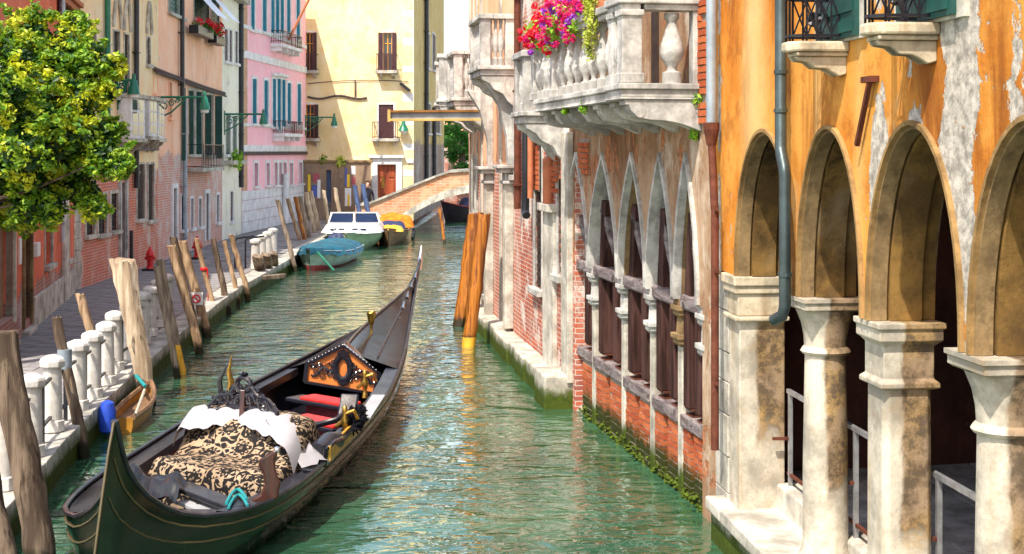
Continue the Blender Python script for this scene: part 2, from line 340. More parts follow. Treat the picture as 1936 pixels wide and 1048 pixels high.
    m_simple('black_vinyl', (.018, .018, .022), .35, .3, 3, 0, .2); m_simple('pompom', (.012, .012, .018), .95, .4, 40, 0, 1)
    m_simple('hull_green', (.003, .012, .007), .14, .35, 1.2, 0, .05); m_simple('piping', (.1, .075, .035), .4, .2, 8)
    m_simple('grey_plank', (.36, .36, .38), .45, .2, 3); m_simple('maroon', (.16, .01, .02), .6, .4, 20, 0, .5)
    m_simple('panel_orange', (.6, .17, .03), .5, .12, 5, 0, .05); m_simple('gilt', (.6, .35, .05), .4, .5, 14, .4, .5)
    m_simple('shutter_green', (.008, .07, .06), .5, .3, 5); m_simple('shutter_teal', (.01, .2, .3), .5, .2, 5); m_simple('shutter_brown', (.065, .018, .022), .6, .3, 6)
    m_simple('shutter_dark', (.05, .035, .03), .7, .35, 6); m_simple('frame_orange', (.85, .36, .03), .45, .1, 5); m_simple('frame_grey', (.5, .52, .55), .6, .15, 5)
    m_simple('awning', (.75, .78, .86), .8, .08, 4); m_simple('beam_yellow', (.5, .33, .1), .6, .25, 3); m_simple('beam_brown', (.22, .1, .03), .7, .3, 3)
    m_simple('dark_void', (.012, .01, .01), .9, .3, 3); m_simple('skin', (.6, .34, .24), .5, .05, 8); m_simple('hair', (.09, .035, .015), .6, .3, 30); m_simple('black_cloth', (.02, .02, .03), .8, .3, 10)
    m_simple('roof_tile', (.42, .15, .08), .85, .35, 7); m_simple('terracotta', (.45, .16, .08), .8, .2, 6); m_simple('cable', (.1, .07, .07), .7, .3, 8)
    m_simple('poster_yellow', (.85, .55, .02), .6, .1, 4); m_simple('poster_blue', (.08, .12, .4), .6, .3, 9); m_simple('poster_white', (.75, .74, .72), .6, .15, 9); m_simple('poster_red', (.4, .08, .1), .6, .35, 9)
    n = NT('glass'); n.fin(n.mix(n.noise(1.2, 2), (.02, .025, .03), (.06, .07, .085)), .06, n.bump(n.noise(1.5, 2), .05, .02))
    n = NT('cabin_glass'); n.fin((.02, .035, .09), .05)
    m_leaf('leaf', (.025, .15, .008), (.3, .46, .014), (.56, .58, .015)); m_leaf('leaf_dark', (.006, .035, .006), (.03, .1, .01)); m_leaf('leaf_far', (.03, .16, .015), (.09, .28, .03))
    m_leaf('ivy', (.3, .42, .03), (.7, .7, .12)); m_leaf('leaf_bright', (.14, .38, .02), (.4, .6, .04))
    m_leaf('petal_red', (.7, .0, .02), (.9, .03, .06)); m_leaf('petal_magenta', (.65, .0, .12), (.85, .03, .25)); m_leaf('petal_purple', (.28, .03, .5), (.5, .08, .65))
    m_simple('moss', (.07, .1, .012), .95, .6, 25, 0, 1)
    # damask: black flowers and scrolls on cream
    n = NT('damask'); o = n.xyz(); nz = n.n('TexNoise'); nz.inputs['Scale'].default_value = 7; nz.inputs['Detail'].default_value = 3; n.l(n.co(), nz.inputs[0])
    nx = n.xyz(nz.outputs[1])
    u = n.mth('ADD', n.mth('MULTIPLY', o[0], 2.8), n.mth('MULTIPLY', nx[0], .4))
    v = n.mth('ADD', n.mth('MULTIPLY', n.mth('ADD', o[2], n.mth('MULTIPLY', o[1], .8)), 3.1), n.mth('MULTIPLY', nx[1], .4))
    row = n.mth('FLOOR', v); u2 = n.mth('ADD', u, n.mth('MULTIPLY', row, .5))
    fx = n.mth('SUBTRACT', n.mth('FRACT', u2), .5); fy = n.mth('SUBTRACT', n.mth('FRACT', v), .5)
    r = n.mth('SQRT', n.mth('ADD', n.mth('MULTIPLY', fx, fx), n.mth('MULTIPLY', fy, fy))); th = n.mth('ARCTAN2', fy, fx)
    ros = n.mth('ADD', n.mth('MULTIPLY', n.mth('COSINE', n.mth('MULTIPLY', th, 9)), .09), .31)
    m1 = n.ramp(n.mth('SUBTRACT', ros, r), -.012, .012)
    holes = n.ramp(n.mth('ADD', n.mth('SINE', n.mth('MULTIPLY', r, 38)), n.mth('COSINE', n.mth('MULTIPLY', th, 9))), 1.15, 1.35)
    m1 = n.mth('MULTIPLY', m1, n.mth('SUBTRACT', 1.0, holes))
    scr = n.noise(8.5, 2, .5, None, 2.6); m2 = n.mth('MULTIPLY', n.ramp(scr, .44, .465), n.ramp(n.mth('ADD', r, n.mth('MULTIPLY', nx[2], .1)), .43, .45))
    mk = n.mth('MAXIMUM', m1, m2); c = n.mix(n.noise(3, 3), (.26, .16, .09), (.42, .32, .22))
    c = n.mix(mk, c, (.014, .012, .012)); n.fin(c, .75, n.bump(n.mth('ADD', mk, n.noise(60, 2)), .25, .006))
make_materials()
# ------------------------------------------------------------------ setting: water, quay, pavement
ZQ = .4
MB().quad((-300, -60, 0), (300, -60, 0), (300, 700, 0), (-300, 700, 0)).build('water', 'water', kind='structure')
QE = [(-4.05, 7.5), (-4.6, 12.7), (-5.0, 15.35), (-5.35, 18.65), (-5.87, 24.1), (-6.43, 32.6), (-6.55, 39), (-6.75, 45), (-6.85, 52), (-6.7, 60), (-6.5, 63.4)]
def quay_x(y):
    return float(np.interp(y, [p[1] for p in QE], [p[0] for p in QE]))
mb = MB(); A = [(x - .4, y, ZQ - .012) for x, y in QE]; Bk = [(x - 7, y, ZQ - .012) for x, y in QE]; mb.strip(A, Bk)
pave = mb.build('pavement', 'mortar', kind='structure')
mb = MB(); mb.strip([(x - .03, y, -.6) for x, y in QE], [(x - .03, y, ZQ - .15) for x, y in QE]); mb.strip([(x - .03, y, ZQ - .15) for x, y in QE], [(x - .45, y, ZQ - .15) for x, y in QE])
qw = mb.build('quay', 'quay_stone', kind='structure')
y = 8.0; k = 0
while y < 63:                                            # coping stones of the quay edge
    L = U(1.3, 1.9) * (1 if y < 34 else 1.6); y2 = min(y + L, 63.3); a, b = quay_x(y + .012), quay_x(y2 - .012); j = U(-.008, .008); wd = .42
    m = MB(); q = [(a - wd, y + .012), (a + .03, y + .012), (b + .03, y2 - .012), (b - wd, y2 - .012)]
    m.add([(p[0], p[1], ZQ - .2) for p in q] + [(p[0], p[1], ZQ + j) for p in q], [(0,3,2,1),(4,5,6,7),(0,1,5,4),(1,2,6,5),(2,3,7,6),(3,0,4,7)])
    m.build('coping_stone', 'quay_stone', qw, bevel=.015); y = y2
# lower course blocks of the quay wall
y = 9.0
while y < 40:
    L = U(.7, 1.3); y2 = y + L; a, b = quay_x(y + .01), quay_x(y2 - .01)
    m = MB(); q = [(a - .1, y + .01), (a + .0, y + .01), (b + .0, y2 - .01), (b - .1, y2 - .01)]
    m.add([(p[0], p[1], -.2) for p in q] + [(p[0], p[1], ZQ - .215) for p in q], [(0,3,2,1),(4,5,6,7),(0,1,5,4),(1,2,6,5),(2,3,7,6),(3,0,4,7)])
    m.build('wall_stone', 'mossy_stone', qw, bevel=.01); y = y2
# paving slabs: rows across the pavement
slab = MB().box(-.5, .5, -.5, .5, -.05, 0).mesh('paving_slab', 'paving'); cnt = 0
y = 13.0; row = 0
far = MB()
while y < 62.4:
    D = .5 if y < 42 else .8; x = quay_x(y + D / 2) - .45 - (row % 2) * .4
    first = True
    while x > quay_x(y) - 5.6:
        W = U(.7, 1.1) if D < .6 else 1.4
        if first: W += 0; xs = quay_x(y + D / 2) - .445; x0 = x - W
        else: xs, x0 = x, x - W
        cx, sx = (xs + x0) / 2, (xs - x0) - .016
        dz = U(-.004, .004)
        if cnt < 296 and sx > .2:
            inst('paving_slab', slab, pave, (cx, y + D / 2, ZQ + dz), 0, (sx, D - .016, 1)); cnt += 1
        elif sx > .2:
            far.box(cx - sx / 2, cx + sx / 2, y + .008, y + D - .008, ZQ - .05, ZQ + dz)
        x = x0; first = False
    y += D; row += 1
far.build('paving', 'paving', pave, kind='stuff')
# raised ground before the yellow house, ground beyond
m = MB(); m.box(-14, -5.2, 63.7, 100, -.3, 1.2); m.build('campo', 'paving', kind='structure')
m = MB(); m.box(-5.195, -5.08, 63.2, 100, -.4, 1.18); m.build('bank_wall', 'bridge_brick', kind='structure')
m = MB(); m.box(-60, -4.4, 100, 300, -.3, 1.2); m.box(2, 60, 70, 300, -.3, 1.0); m.build('ground', 'paving', kind='structure')

# ------------------------------------------------------------------ facade helpers
def wall(mb, u0, u1, z0, z1, holes, depth=.18, y=0.0):
    us = sorted({u0, u1} | {h[0] for h in holes} | {h[1] for h in holes}); zs = sorted({z0, z1} | {h[2] for h in holes} | {h[3] for h in holes})
    us = [u for u in us if u0 <= u <= u1]; zs = [z for z in zs if z0 <= z <= z1]
    for i in range(len(us) - 1):
        for j in range(len(zs) - 1):
            cu, cz = (us[i] + us[i+1]) / 2, (zs[j] + zs[j+1]) / 2
            if any(h[0] < cu < h[1] and h[2] < cz < h[3] for h in holes): continue
            mb.quad((us[i], y, zs[j]), (us[i+1], y, zs[j]), (us[i+1], y, zs[j+1]), (us[i], y, zs[j+1]))
    for h in holes:
        a, b, c, d = h[:4]
        for p, q in (((a, c), (a, d)), ((a, d), (b, d)), ((b, d), (b, c)), ((b, c), (a, c))):
            mb.quad((p[0], y, p[1]), (q[0], y, q[1]), (q[0], y - depth, q[1]), (p[0], y - depth, p[1]))
    return mb
def body(mb, u0, u1, z0, z1, D=6, gap=.16):             # the sides, back and top of a house behind its facade
    mb.quad((u0, 0, z0), (u0, -D, z0), (u0, -D, z1), (u0, 0, z1)); mb.quad((u1, 0, z0), (u1, -D, z0), (u1, -D, z1), (u1, 0, z1))
    mb.quad((u0, -D, z0), (u1, -D, z0), (u1, -D, z1), (u0, -D, z1)); mb.quad((u0, 0, z1), (u1, 0, z1), (u1, -D, z1), (u0, -D, z1)); return mb
def louvre(mb, a, b, c, d, y, t=.03, slats=True):
    mb.box(a, b, y - t, y, c, d)
    if slats:
        n = max(4, int((d - c) / .13)); e = min(.05, (b - a) * .15)
        for k in range(n):
            z = c + (d - c) * (k + .25) / n; mb.box(a + e, b - e, y + .001, y + .014, z, z + (d - c) / n * .55)
    return mb
def window(root, h, surround='trim_white', sh=None, shutters='', pane='glass', frame='frame_grey', depth=.16, sill=True, lintel=False, bars=False, sw=.1, mull=1, cross=1):
    a, b, c, d = h; sl = None
    m = MB(); e = .028
    m.box(a - sw, a, -.03, e, c, d + sw); m.box(b, b + sw, -.03, e, c, d + sw); m.box(a, b, -.03, e, d, d + sw)
    w = m.build('window', surround, root, bevel=.006)
    if sill: MB().box(a - sw * 1.3, b + sw * 1.3, -.03, .11, c - .1, c).build('sill', surround, w, bevel=.01)
    if lintel: MB().box(a - sw * 1.4, b + sw * 1.4, 0, .14, d + sw, d + sw + .12).build('lintel', surround, w, bevel=.01)
    MB().quad((a, -depth, c), (b, -depth, c), (b, -depth, d), (a, -depth, d)).build('pane', pane, w)
    if frame:
        m = MB(); t = .035; y0, y1 = -depth + .003, -depth + .045
        m.box(a, a + t, y0, y1, c, d); m.box(b - t, b, y0, y1, c, d); m.box(a + t, b - t, y0, y1, c, c + t); m.box(a + t, b - t, y0, y1, d - t, d)
        for k in range(mull): u = a + (b - a) * (k + 1) / (mull + 1); m.box(u - t / 2, u + t / 2, y0, y1 - .004, c + t, d - t)
        for k in range(cross): z = c + (d - c) * (.72 if cross == 1 else (k + 1) / (cross + 1)); m.box(a + t, b - t, y0, y1 - .008, z - .015, z + .015)
        m.build('window_frame', frame, w)
    if bars:
        m = MB(); nb = max(2, int((b - a) / .11))
        for k in range(nb): u = a + (b - a) * (k + .5) / nb; m.box(u - .011, u + .011, -.06, -.038, c, d)
        for k in range(5): z = c + (d - c) * (k + .5) / 5; m.box(a, b, -.067, -.045, z - .011, z + .011)
        m.build('grille', 'iron', w)
    W = b - a
    if 'L' in shutters: louvre(MB(), a - W * .5, a - .01, c, d, .065).build('shutter', sh, w)
    if 'R' in shutters: louvre(MB(), b + .01, b + W * .5, c, d, .065).build('shutter', sh, w)
    if 'C' in shutters:
        louvre(MB(), a + .01, (a + b) / 2 - .005, c, d, -.03).build('shutter', sh, w); louvre(MB(), (a + b) / 2 + .005, b - .01, c, d, -.03).build('shutter', sh, w)
    if 'o' in shutters:                                 # narrow leaf folded out at the far jamb
        MB().box(b - .07, b - .03, -.1, .14, c, d).build('shutter', sh, w)
    if 'O' in shutters:                                 # leaves standing open, square to the wall
        for s_, u in ((1, a), (-1, b)):
            MB().box(min(u, u + s_ * .035), max(u, u + s_ * .035), -.02, W * .5, c, d).build('shutter', sh, w)
    return w
def downpipe(root, u, z0, z1, r, mat, y=.09, clips=True, name='downpipe'):
    p = MB().tube([(u, y, z0), (u, y, z1)], r, 10).build(name, mat, root, True)
    z = z0 + .4
    while clips and z < z1: MB().box(u - r * 1.7, u + r * 1.7, 0, y + r + .012, z, z + .035).build('pipe_clip', mat, p); z += 1.6
    return p

# ------------------------------------------------------------------ orange arcade house (right, nearest)
fo = Fr((1.99 + .107 * 8.27, 4.0), (1.99, 12.27)); CO = (fo.d.y)                    # u = 0 at Y = 4
oy = lambda Y: (Y - 4.0) / fo.d.y
ro = thing('arcade_house', 'orange plastered house on stone columns with round arches and peeling walls', 'house', fo.P(0), fo.rz)
TW = .44; ZS = 2.49; ZA = 3.76; ZT = 7.0; UEND = oy(12.98)
cols = [oy(12.18 + .25), oy(10.5), oy(9.05), oy(7.53), oy(6.05), oy(4.6), oy(3.0)]
jh = .06
arches = []
for i in range(len(cols) - 1):
    a, b = cols[i + 1] + jh, cols[i] - (jh if i else .25 / fo.d.y * 1.0)
    arches.append((a, b))
def arch_wall(mb, spans, uA, uB, zs, za, zt, y0, y1, prof, n=22):
    """front and back faces with arched openings, plus intrados returned separately"""
    intr = []
    us = [uA]
    for a, b in sorted(spans):
        for yy in (y0, y1): mb.quad((us[-1], yy, zs), (a, yy, zs), (a, yy, zt), (us[-1], yy, zt))
        pts = []
        for k in range(n + 1):
            t = k / n; pts.append((a + (b - a) * prof(t)[0], zs + (za - zs) * prof(t)[1]))
        for yy in (y0, y1): mb.strip([(p[0], yy, p[1]) for p in pts], [(p[0], yy, zt) for p in pts])
        intr.append(pts); us.append(b)
    for yy in (y0, y1): mb.quad((us[-1], yy, zs), (uB, yy, zs), (uB, yy, zt), (us[-1], yy, zt))
    return intr
def prof_round(t):
    th = pi * (1 - t); return .5 + .5 * cos(th), sin(th) ** .92
def prof_point(t):
    s = t if t <= .5 else 1 - t; v = s * 2; w = v ** .85
    off = .5 * (1 - (1 - (1 - w) ** 2) ** 0) if False else .5 * (1 - w ** 2.1)
    return (.5 - off if t <= .5 else .5 + off), w
mb = MB(); intr = arch_wall(mb, arches, oy(2.6), UEND, ZS, ZA, ZT, 0, -TW, prof_round)
mb.quad((UEND, 0, ZS), (UEND, -TW, ZS), (UEND, -TW, ZT), (UEND, 0, ZT))
mb.quad((oy(2.6), 0, ZT), (UEND, 0, ZT), (UEND, -TW, ZT), (oy(2.6), -TW, ZT))
mb.build('wall', 'orange_plaster', ro)
for pts in intr:
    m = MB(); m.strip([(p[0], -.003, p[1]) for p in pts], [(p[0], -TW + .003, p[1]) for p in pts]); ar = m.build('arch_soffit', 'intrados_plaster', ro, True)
    m = MB(); ca = ((pts[0][0] + pts[-1][0]) / 2, ZS)          # moulded stone edge of the arch
    def off(p, d):
        v = Vector((p[0] - ca[0], (p[1] - ca[1]) * .8)); v.normalize(); return (p[0] + v.x * d, p[1] + v.y * d)
    o1 = [off(p, -.006) for p in pts]; o2 = [off(p, .024) for p in pts]
    m.strip([(p[0], .03, p[1]) for p in o1], [(p[0], .03, p[1]) for p in o2]); m.strip([(p[0], .03, p[1]) for p in o1], [(p[0], -.06, p[1]) for p in o1]); m.strip([(p[0], .03, p[1]) for p in o2], [(p[0], -.01, p[1]) for p in o2])
    m.build('arch_moulding', 'ochre_stone', ar, True)
    o3 = [off(p, -.05) for p in pts]; m = MB()
    m.strip([(p[0], -.12, p[1]) for p in pts], [(p[0], -.12, p[1]) for p in o3]); m.strip([(p[0], -.12, p[1]) for p in o3], [(p[0], -.33, p[1]) for p in o3]); m.strip([(p[0], -.33, p[1]) for p in o3], [(p[0], -.33, p[1]) for p in pts])
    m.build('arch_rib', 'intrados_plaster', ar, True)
    o4 = [off(p, -.03) for p in pts]; m = MB(); m.strip([(p[0], .0, p[1]) for p in o4], [(p[0], -.1, p[1]) for p in o4]); m.strip([(p[0], -.002, p[1]) for p in o4], [(p[0], -.002, p[1]) for p in o1]); m.build('arch_inner_moulding', 'stained_stone', ar, True)
ZF = .86; ZK_ = .64
# columns, alternately round and square
def column(u, kind, base):
    c = (u, -TW / 2, 0)
    if kind == 'round':
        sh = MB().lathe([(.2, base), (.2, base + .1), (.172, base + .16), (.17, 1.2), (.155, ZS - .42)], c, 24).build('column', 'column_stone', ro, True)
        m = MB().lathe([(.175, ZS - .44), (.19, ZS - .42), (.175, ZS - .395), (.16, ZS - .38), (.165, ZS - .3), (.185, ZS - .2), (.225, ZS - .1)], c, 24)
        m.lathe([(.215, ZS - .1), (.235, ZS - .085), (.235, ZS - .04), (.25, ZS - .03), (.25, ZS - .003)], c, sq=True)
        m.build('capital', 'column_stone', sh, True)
    else:
        m = MB()
        def oct_(r, z):
            k = r * .78; return [(c[0] + x, c[1] + y_, z) for x, y_ in ((-r, -k), (-k, -r), (k, -r), (r, -k), (r, k), (k, r), (-k, r), (-r, k))]
        P = [(.19, base), (.19, base + .12), (.17, base + .14), (.165, ZS - .4)]
        rr = [oct_(r, z) for r, z in P]
        for i in range(len(rr) - 1):
            m.add(rr[i] + rr[i+1], [(k, (k+1) % 8, 8 + (k+1) % 8, 8 + k) for k in range(8)])
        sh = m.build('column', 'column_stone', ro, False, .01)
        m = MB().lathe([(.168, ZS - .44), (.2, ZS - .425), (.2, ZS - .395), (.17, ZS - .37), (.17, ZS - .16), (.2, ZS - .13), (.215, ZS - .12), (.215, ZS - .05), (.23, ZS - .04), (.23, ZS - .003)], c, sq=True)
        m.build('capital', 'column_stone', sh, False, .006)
for i, u in enumerate(cols[1:]): column(u, 'round' if i % 2 == 0 else 'square', .42)
# end pilaster with coursed stone beside it
u0, u1 = cols[0] - .25, UEND
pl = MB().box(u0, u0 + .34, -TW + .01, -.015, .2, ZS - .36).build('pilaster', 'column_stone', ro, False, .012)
m = MB().box(u0 - .05, u0 + .42, -TW - .03, .045, ZS - .09, ZS - .003); m.box(u0 - .03, u0 + .4, -TW - .01, .03, ZS - .16, ZS - .09); m.box(u0 - .008, u0 + .36, -TW, .0, ZS - .36, ZS - .16); m.box(u0 - .05, u0 + .38, -TW - .02, .035, ZS - .4, ZS - .36)
m.build('impost', 'arch_stone', pl, False, .012)
z = .08; k = 0
while z < ZS - .05:
    h = U(.24, .4); h = min(h, ZS - .004 - z); us = [u0 + .345, u0 + .345 + (UEND - u0 - .345) * (.45 if k % 2 else 1), UEND]
    for i in range(2):
        if us[i + 1] - us[i] > .02: MB().box(us[i] + .003, us[i+1] - .003, -TW, -.005 + U(-.006, .006), z + .004, z + h - .004).build('stone_block', 'mossy_stone', pl, False, .008)
    z += h; k += 1
# stepped stone base, walkway and kerb inside, railing
bs = MB().box(oy(2.6), UEND - .25, -TW - .1, .1, -.4, .3).build('base', 'mossy_stone', ro)
u = oy(2.6)
while u < UEND - .3:
    L = min(U(.9, 1.4), UEND - .25 - u); MB().box(u + .005, u + L - .005, -TW - .02, .16, .3, .42 + U(-.006, .006)).build('step_stone', 'mossy_stone', bs, False, .018); u += L
MB().box(oy(2.6), cols[0] - .2, -TW - .14, -TW / 2 - .14, .4, ZK_).build('kerb', 'white_stone', ro, False, .02)
fl = MB().box(oy(2.6), UEND + 1, -3.3, -TW - .14, .3, ZK_ - .14).build('walkway', 'mortar', ro)
u = oy(2.6); k = 0
while u < UEND:
    for j in range(4): MB().box(u + .006, u + .594, -TW - .15 - (j + 1) * .67 + .006, -TW - .15 - j * .67 - .006, ZK_ - .14, ZK_ - .1 + U(-.003, .003)).build('floor_slab', 'paving', fl)
    u += .6
m = MB(); m.quad((oy(2), -3.3, .3), (UEND + 1, -3.3, .3), (UEND + 1, -3.3, ZT), (oy(2), -3.3, ZT)); m.quad((oy(2), -TW, 3.95), (UEND + 1, -TW, 3.95), (UEND + 1, -3.3, 3.95), (oy(2), -3.3, 3.95))
m.quad((UEND + 1, -TW, .3), (UEND + 1, -3.3, .3), (UEND + 1, -3.3, ZT), (UEND + 1, -TW, ZT)); m.quad((oy(2), 0, ZT), (UEND, 0, ZT), (UEND, -3.3, ZT + .02), (oy(2), -3.3, ZT + .02))
m.quad((oy(2), -TW, .3), (oy(2), -3.3, .3), (oy(2), -3.3, ZT), (oy(2), -TW, ZT))
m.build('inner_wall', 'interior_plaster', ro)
for uu in (oy(11.2), oy(7.9)):
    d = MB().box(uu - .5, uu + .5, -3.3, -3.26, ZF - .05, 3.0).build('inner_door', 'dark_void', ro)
    MB().box(uu - .62, uu - .5, -3.3, -3.2, ZF - .05, 3.1).build('jamb', 'stained_stone', d); MB().box(uu + .5, uu + .62, -3.3, -3.2, ZF - .05, 3.1).build('jamb', 'stained_stone', d)
rl = thing('handrail', 'thin grey steel handrail with posts running behind the stone columns', 'railing', fo.P(0, 0, ZK_), fo.rz)
w = -.45
m = MB().bar((oy(3), w, .83), (oy(12.15), w, .83), .035, .035); tr = m.build('top_rail', 'steel', rl)
MB().bar((oy(3), w, .1), (oy(12.15), w, .1), .025, .025).build('bottom_rail', 'rust', rl)
for Y in (12.09, 10.47, 8.95, 7.4, 5.9): MB().box(oy(Y) - .017, oy(Y) + .017, w - .017, w + .017, 0, .82).build('post', 'steel', rl)
for Y in (12.09, 10.47, 8.95): MB().bar((oy(Y), w, .42), (oy(Y), w + .16, .42), .025).build('wall_tie', 'rust', rl)
# iron balconies on stone brackets
def iron_balcony(x0, x1, ytop, ybot, label):
    ua, ub = sorted((fo.uz(x0, 0, .42)[0], fo.uz(x1, 0, 0)[0])); zb = fo.uz(x1, ytop, 0)[1]
    b = thing('iron_balcony', label, 'balcony', fo.P(0), fo.rz, 'iron balconies on the orange wall')
    pr = .42
    pl_ = MB(); pl_.prism([(ua, .0), (ub, .0), (ub, pr - .08), (ub - .08, pr), (ua + .08, pr), (ua, pr - .08)], zb - .07, zb, 'z'); s = pl_.build('slab', 'arch_stone', b, False, .015)
    MB().box(ua + .03, ub - .03, .0, pr - .06, zb - .1, zb - .072).build('slab_moulding', 'arch_stone', s, False, .01)
    for uu in (ua + .06, ub - .18):
        pf = [(0, zb - .102), (pr - .06, zb - .102), (pr - .08, zb - .13), (pr - .15, zb - .14), (pr - .2, zb - .18), (pr - .28, zb - .185), (.05, zb - .235), (0, zb - .22)]
        m = MB(); m.prism(pf, uu, uu + .12, 'x'); m.build('bracket', 'arch_stone', b, False, .008)
    rh = .95; m = MB()
    path = [(ua + .03, .02), (ua + .03, pr - .1), (ua + .1, pr - .03), (ub - .1, pr - .03), (ub - .03, pr - .1), (ub - .03, .02)]
    for z in (.04, .3, rh): 
        for p, q in zip(path, path[1:]): m.bar((*p, zb + z), (*q, zb + z), .018, .018)
    for p, q in zip(path, path[1:]):
        L = (Vector(q) - Vector(p)).length; n = max(1, round(L / .1))
        for k in range(n + 1):
            t = k / n; x, y_ = p[0] + (q[0] - p[0]) * t, p[1] + (q[1] - p[1]) * t
            m.bar((x, y_, zb), (x, y_, zb + rh), .012)
            if k < n and L > .2:
                x2, y2 = p[0] + (q[0] - p[0]) * (k + 1) / n, p[1] + (q[1] - p[1]) * (k + 1) / n
                m.bar((x, y_, zb + .05), (x2, y2, zb + .3), .01); m.bar((x2, y2, zb + .05), (x, y_, zb + .3), .01)
    rg = m.build('railing', 'iron', b)
    for s_, (x, y_) in ((1, (ub - .03, pr * .5)), (-1, (ub - .03, pr * .22))):
        m = MB(); m.tube([(x, y_ + s_ * .05 * cos(t) * (1 - t / 9), zb + .45 + .06 * sin(t) * (1 - t / 9)) for t in [i * .45 for i in range(14)]], .007, 5); m.build('scroll', 'iron', rg)
    m = MB()
    for k in range(6): m.tube([(ub - .03, pr * .4 + .05 * cos(k * pi / 3), zb + .17 + .05 * sin(k * pi / 3)), (ub - .03, pr * .4, zb + .17)], [.025, .012], 6)
    m.build('rosette', 'iron', rg)
    for uu in (ua + .012, ub - .012):                       # tall window door behind
        pass
    a, c_ = (ua + ub) / 2 - .4, (ua + ub) / 2 + .4
    dr = MB().box(a - .1, c_ + .1, .0, .03, zb, ZT - .4).build('window_door', 'white_stone', b); louvre(MB(), a, c_, zb + .02, ZT - .5, .06).build('shutter', 'shutter_green', dr)
    return b
iron_balcony(1470, 1607, 78, 130, 'iron-railed stone balcony above the bent grey downpipe')
iron_balcony(1615, 1780, 42, 110, 'iron-railed stone balcony above the square column, its underside dark')
# downpipes on the orange wall
up = fo.uz(1476, 300, .1)[0]; zb_ = lambda y_: fo.uz(1476, y_, .1)[1]
dp = thing('bent_downpipe', 'grey green metal downpipe with a kink and an open spout over the arch', 'pipe', fo.P(0), fo.rz)
MB().tube([(up, .1, ZT - .1), (up, .1, zb_(275)), (up - .03, .105, zb_(290)), (up - .12, .11, zb_(318)), (up - .14, .11, zb_(332)), (up - .14, .11, zb_(575)), (up - .12, .125, zb_(593)), (up - .02, .16, zb_(605))], .046, 12, False).build('tube', 'pipe_grey', dp, True)
for y_ in (140, 213, 520): MB().lathe([(.055, 0), (.055, .03)], (up if y_ < 280 else up - .14, .1 if y_ < 280 else .11, zb_(y_)), 12).build('clamp', 'pipe_grey', dp)
u2, _ = fo.uz(1345, 200, .1); zz = lambda y_: fo.uz(1345, y_, .1)[1]
dp = thing('rusty_downpipe', 'pale blue zinc downpipe running into a rusty brown pipe at the house joint', 'pipe', fo.P(0), fo.rz)
MB().tube([(u2, .1, ZT - .1), (u2, .1, zz(238))], .05, 12).build('zinc_tube', 'pipe_blue', dp, True)
MB().lathe([(.045, zz(275)), (.075, zz(245)), (.075, zz(232))], (u2, .1, 0), 12).build('hopper', 'rust', dp)
MB().tube([(u2, .1, zz(270)), (u2 - .04, .1, zz(300)), (u2 - .1, .1, zz(380)), (u2 - .13, .1, zz(400)), (u2 - .13, .1, zz(845))], .036, 10).build('iron_tube', 'rust', dp, True)
for y_ in (395, 510, 720): MB().bar((u2 - .2, .1, zz(y_)), (u2 - .06, .1, zz(y_)), .03).build('clamp', 'rust', dp)
tb = thing('rusty_bar', 'rusty iron tie bar leaning on the orange wall between two arches', 'bar', fo.P(0), fo.rz)
a_, b_ = fo.uz(1645, 150, .04), fo.uz(1620, 275, .04)
MB().bar((a_[0], .04, a_[1]), (b_[0], .04, b_[1]), .03).build('rod', 'rust', tb); MB().box(a_[0] - .06, a_[0] + .12, 0, .06, a_[1] - .02, a_[1] + .02).build('cap', 'rust', tb)

# ------------------------------------------------------------------ gothic arcade house
fm = Fr((1.98, 13.0), (.87, 19.0)); rm = thing('gothic_house', 'weathered brick house with white pointed arches propped by dark timbers', 'house', fm.P(0), fm.rz)
cm = [fm.uz(px, 0, -.12)[0] for px in (1345, 1297, 1243, 1188, 1131, 1084)]
L = fm.L; sp = [(cm[i] + .055, cm[i + 1] - .055) for i in range(5)]; ZC = 2.05; ZP = 3.5; TM = .3
mb = MB(); intr = arch_wall(mb, sp, .0, L, ZC, ZP, 7.0, 0, -TM, prof_point, 24)
mb.box(0, cm[0] - .08, -TM, -.001, -.3, ZC); mb.quad((0, 0, 7), (L, 0, 7), (L, -4, 7), (0, -4, 7))
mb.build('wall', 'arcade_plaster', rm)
# broad patches of bare brick between plaster, set proud of the wall
for i, pts in enumerate(intr):
    m = MB(); m.strip([(p[0], -.002, p[1]) for p in pts], [(p[0], -TM, p[1]) for p in pts]); ar = m.build('arch_soffit', 'balcony_stone' if i not in (2, 0) else 'stained_stone', rm, True)
    c_ = (pts[0][0] + pts[-1][0]) / 2
    def offp(p, d, k): 
        s_ = -1 if k < len(pts) / 2 else 1
        if k == len(pts) // 2: return (p[0], p[1] + d * 1.6)
        return (p[0] + s_ * d, p[1] + d * .35)
    o1 = [offp(p, -.004, k) for k, p in enumerate(pts)]; o2 = [offp(p, .05, k) for k, p in enumerate(pts)]
    m = MB(); m.strip([(p[0], .035, p[1]) for p in o1], [(p[0], .035, p[1]) for p in o2]); m.strip([(p[0], .035, p[1]) for p in o1], [(p[0], -.05, p[1]) for p in o1]); m.strip([(p[0], .035, p[1]) for p in o2], [(p[0], -.01, p[1]) for p in o2])
    m.build('arch_moulding', 'balcony_stone', ar)
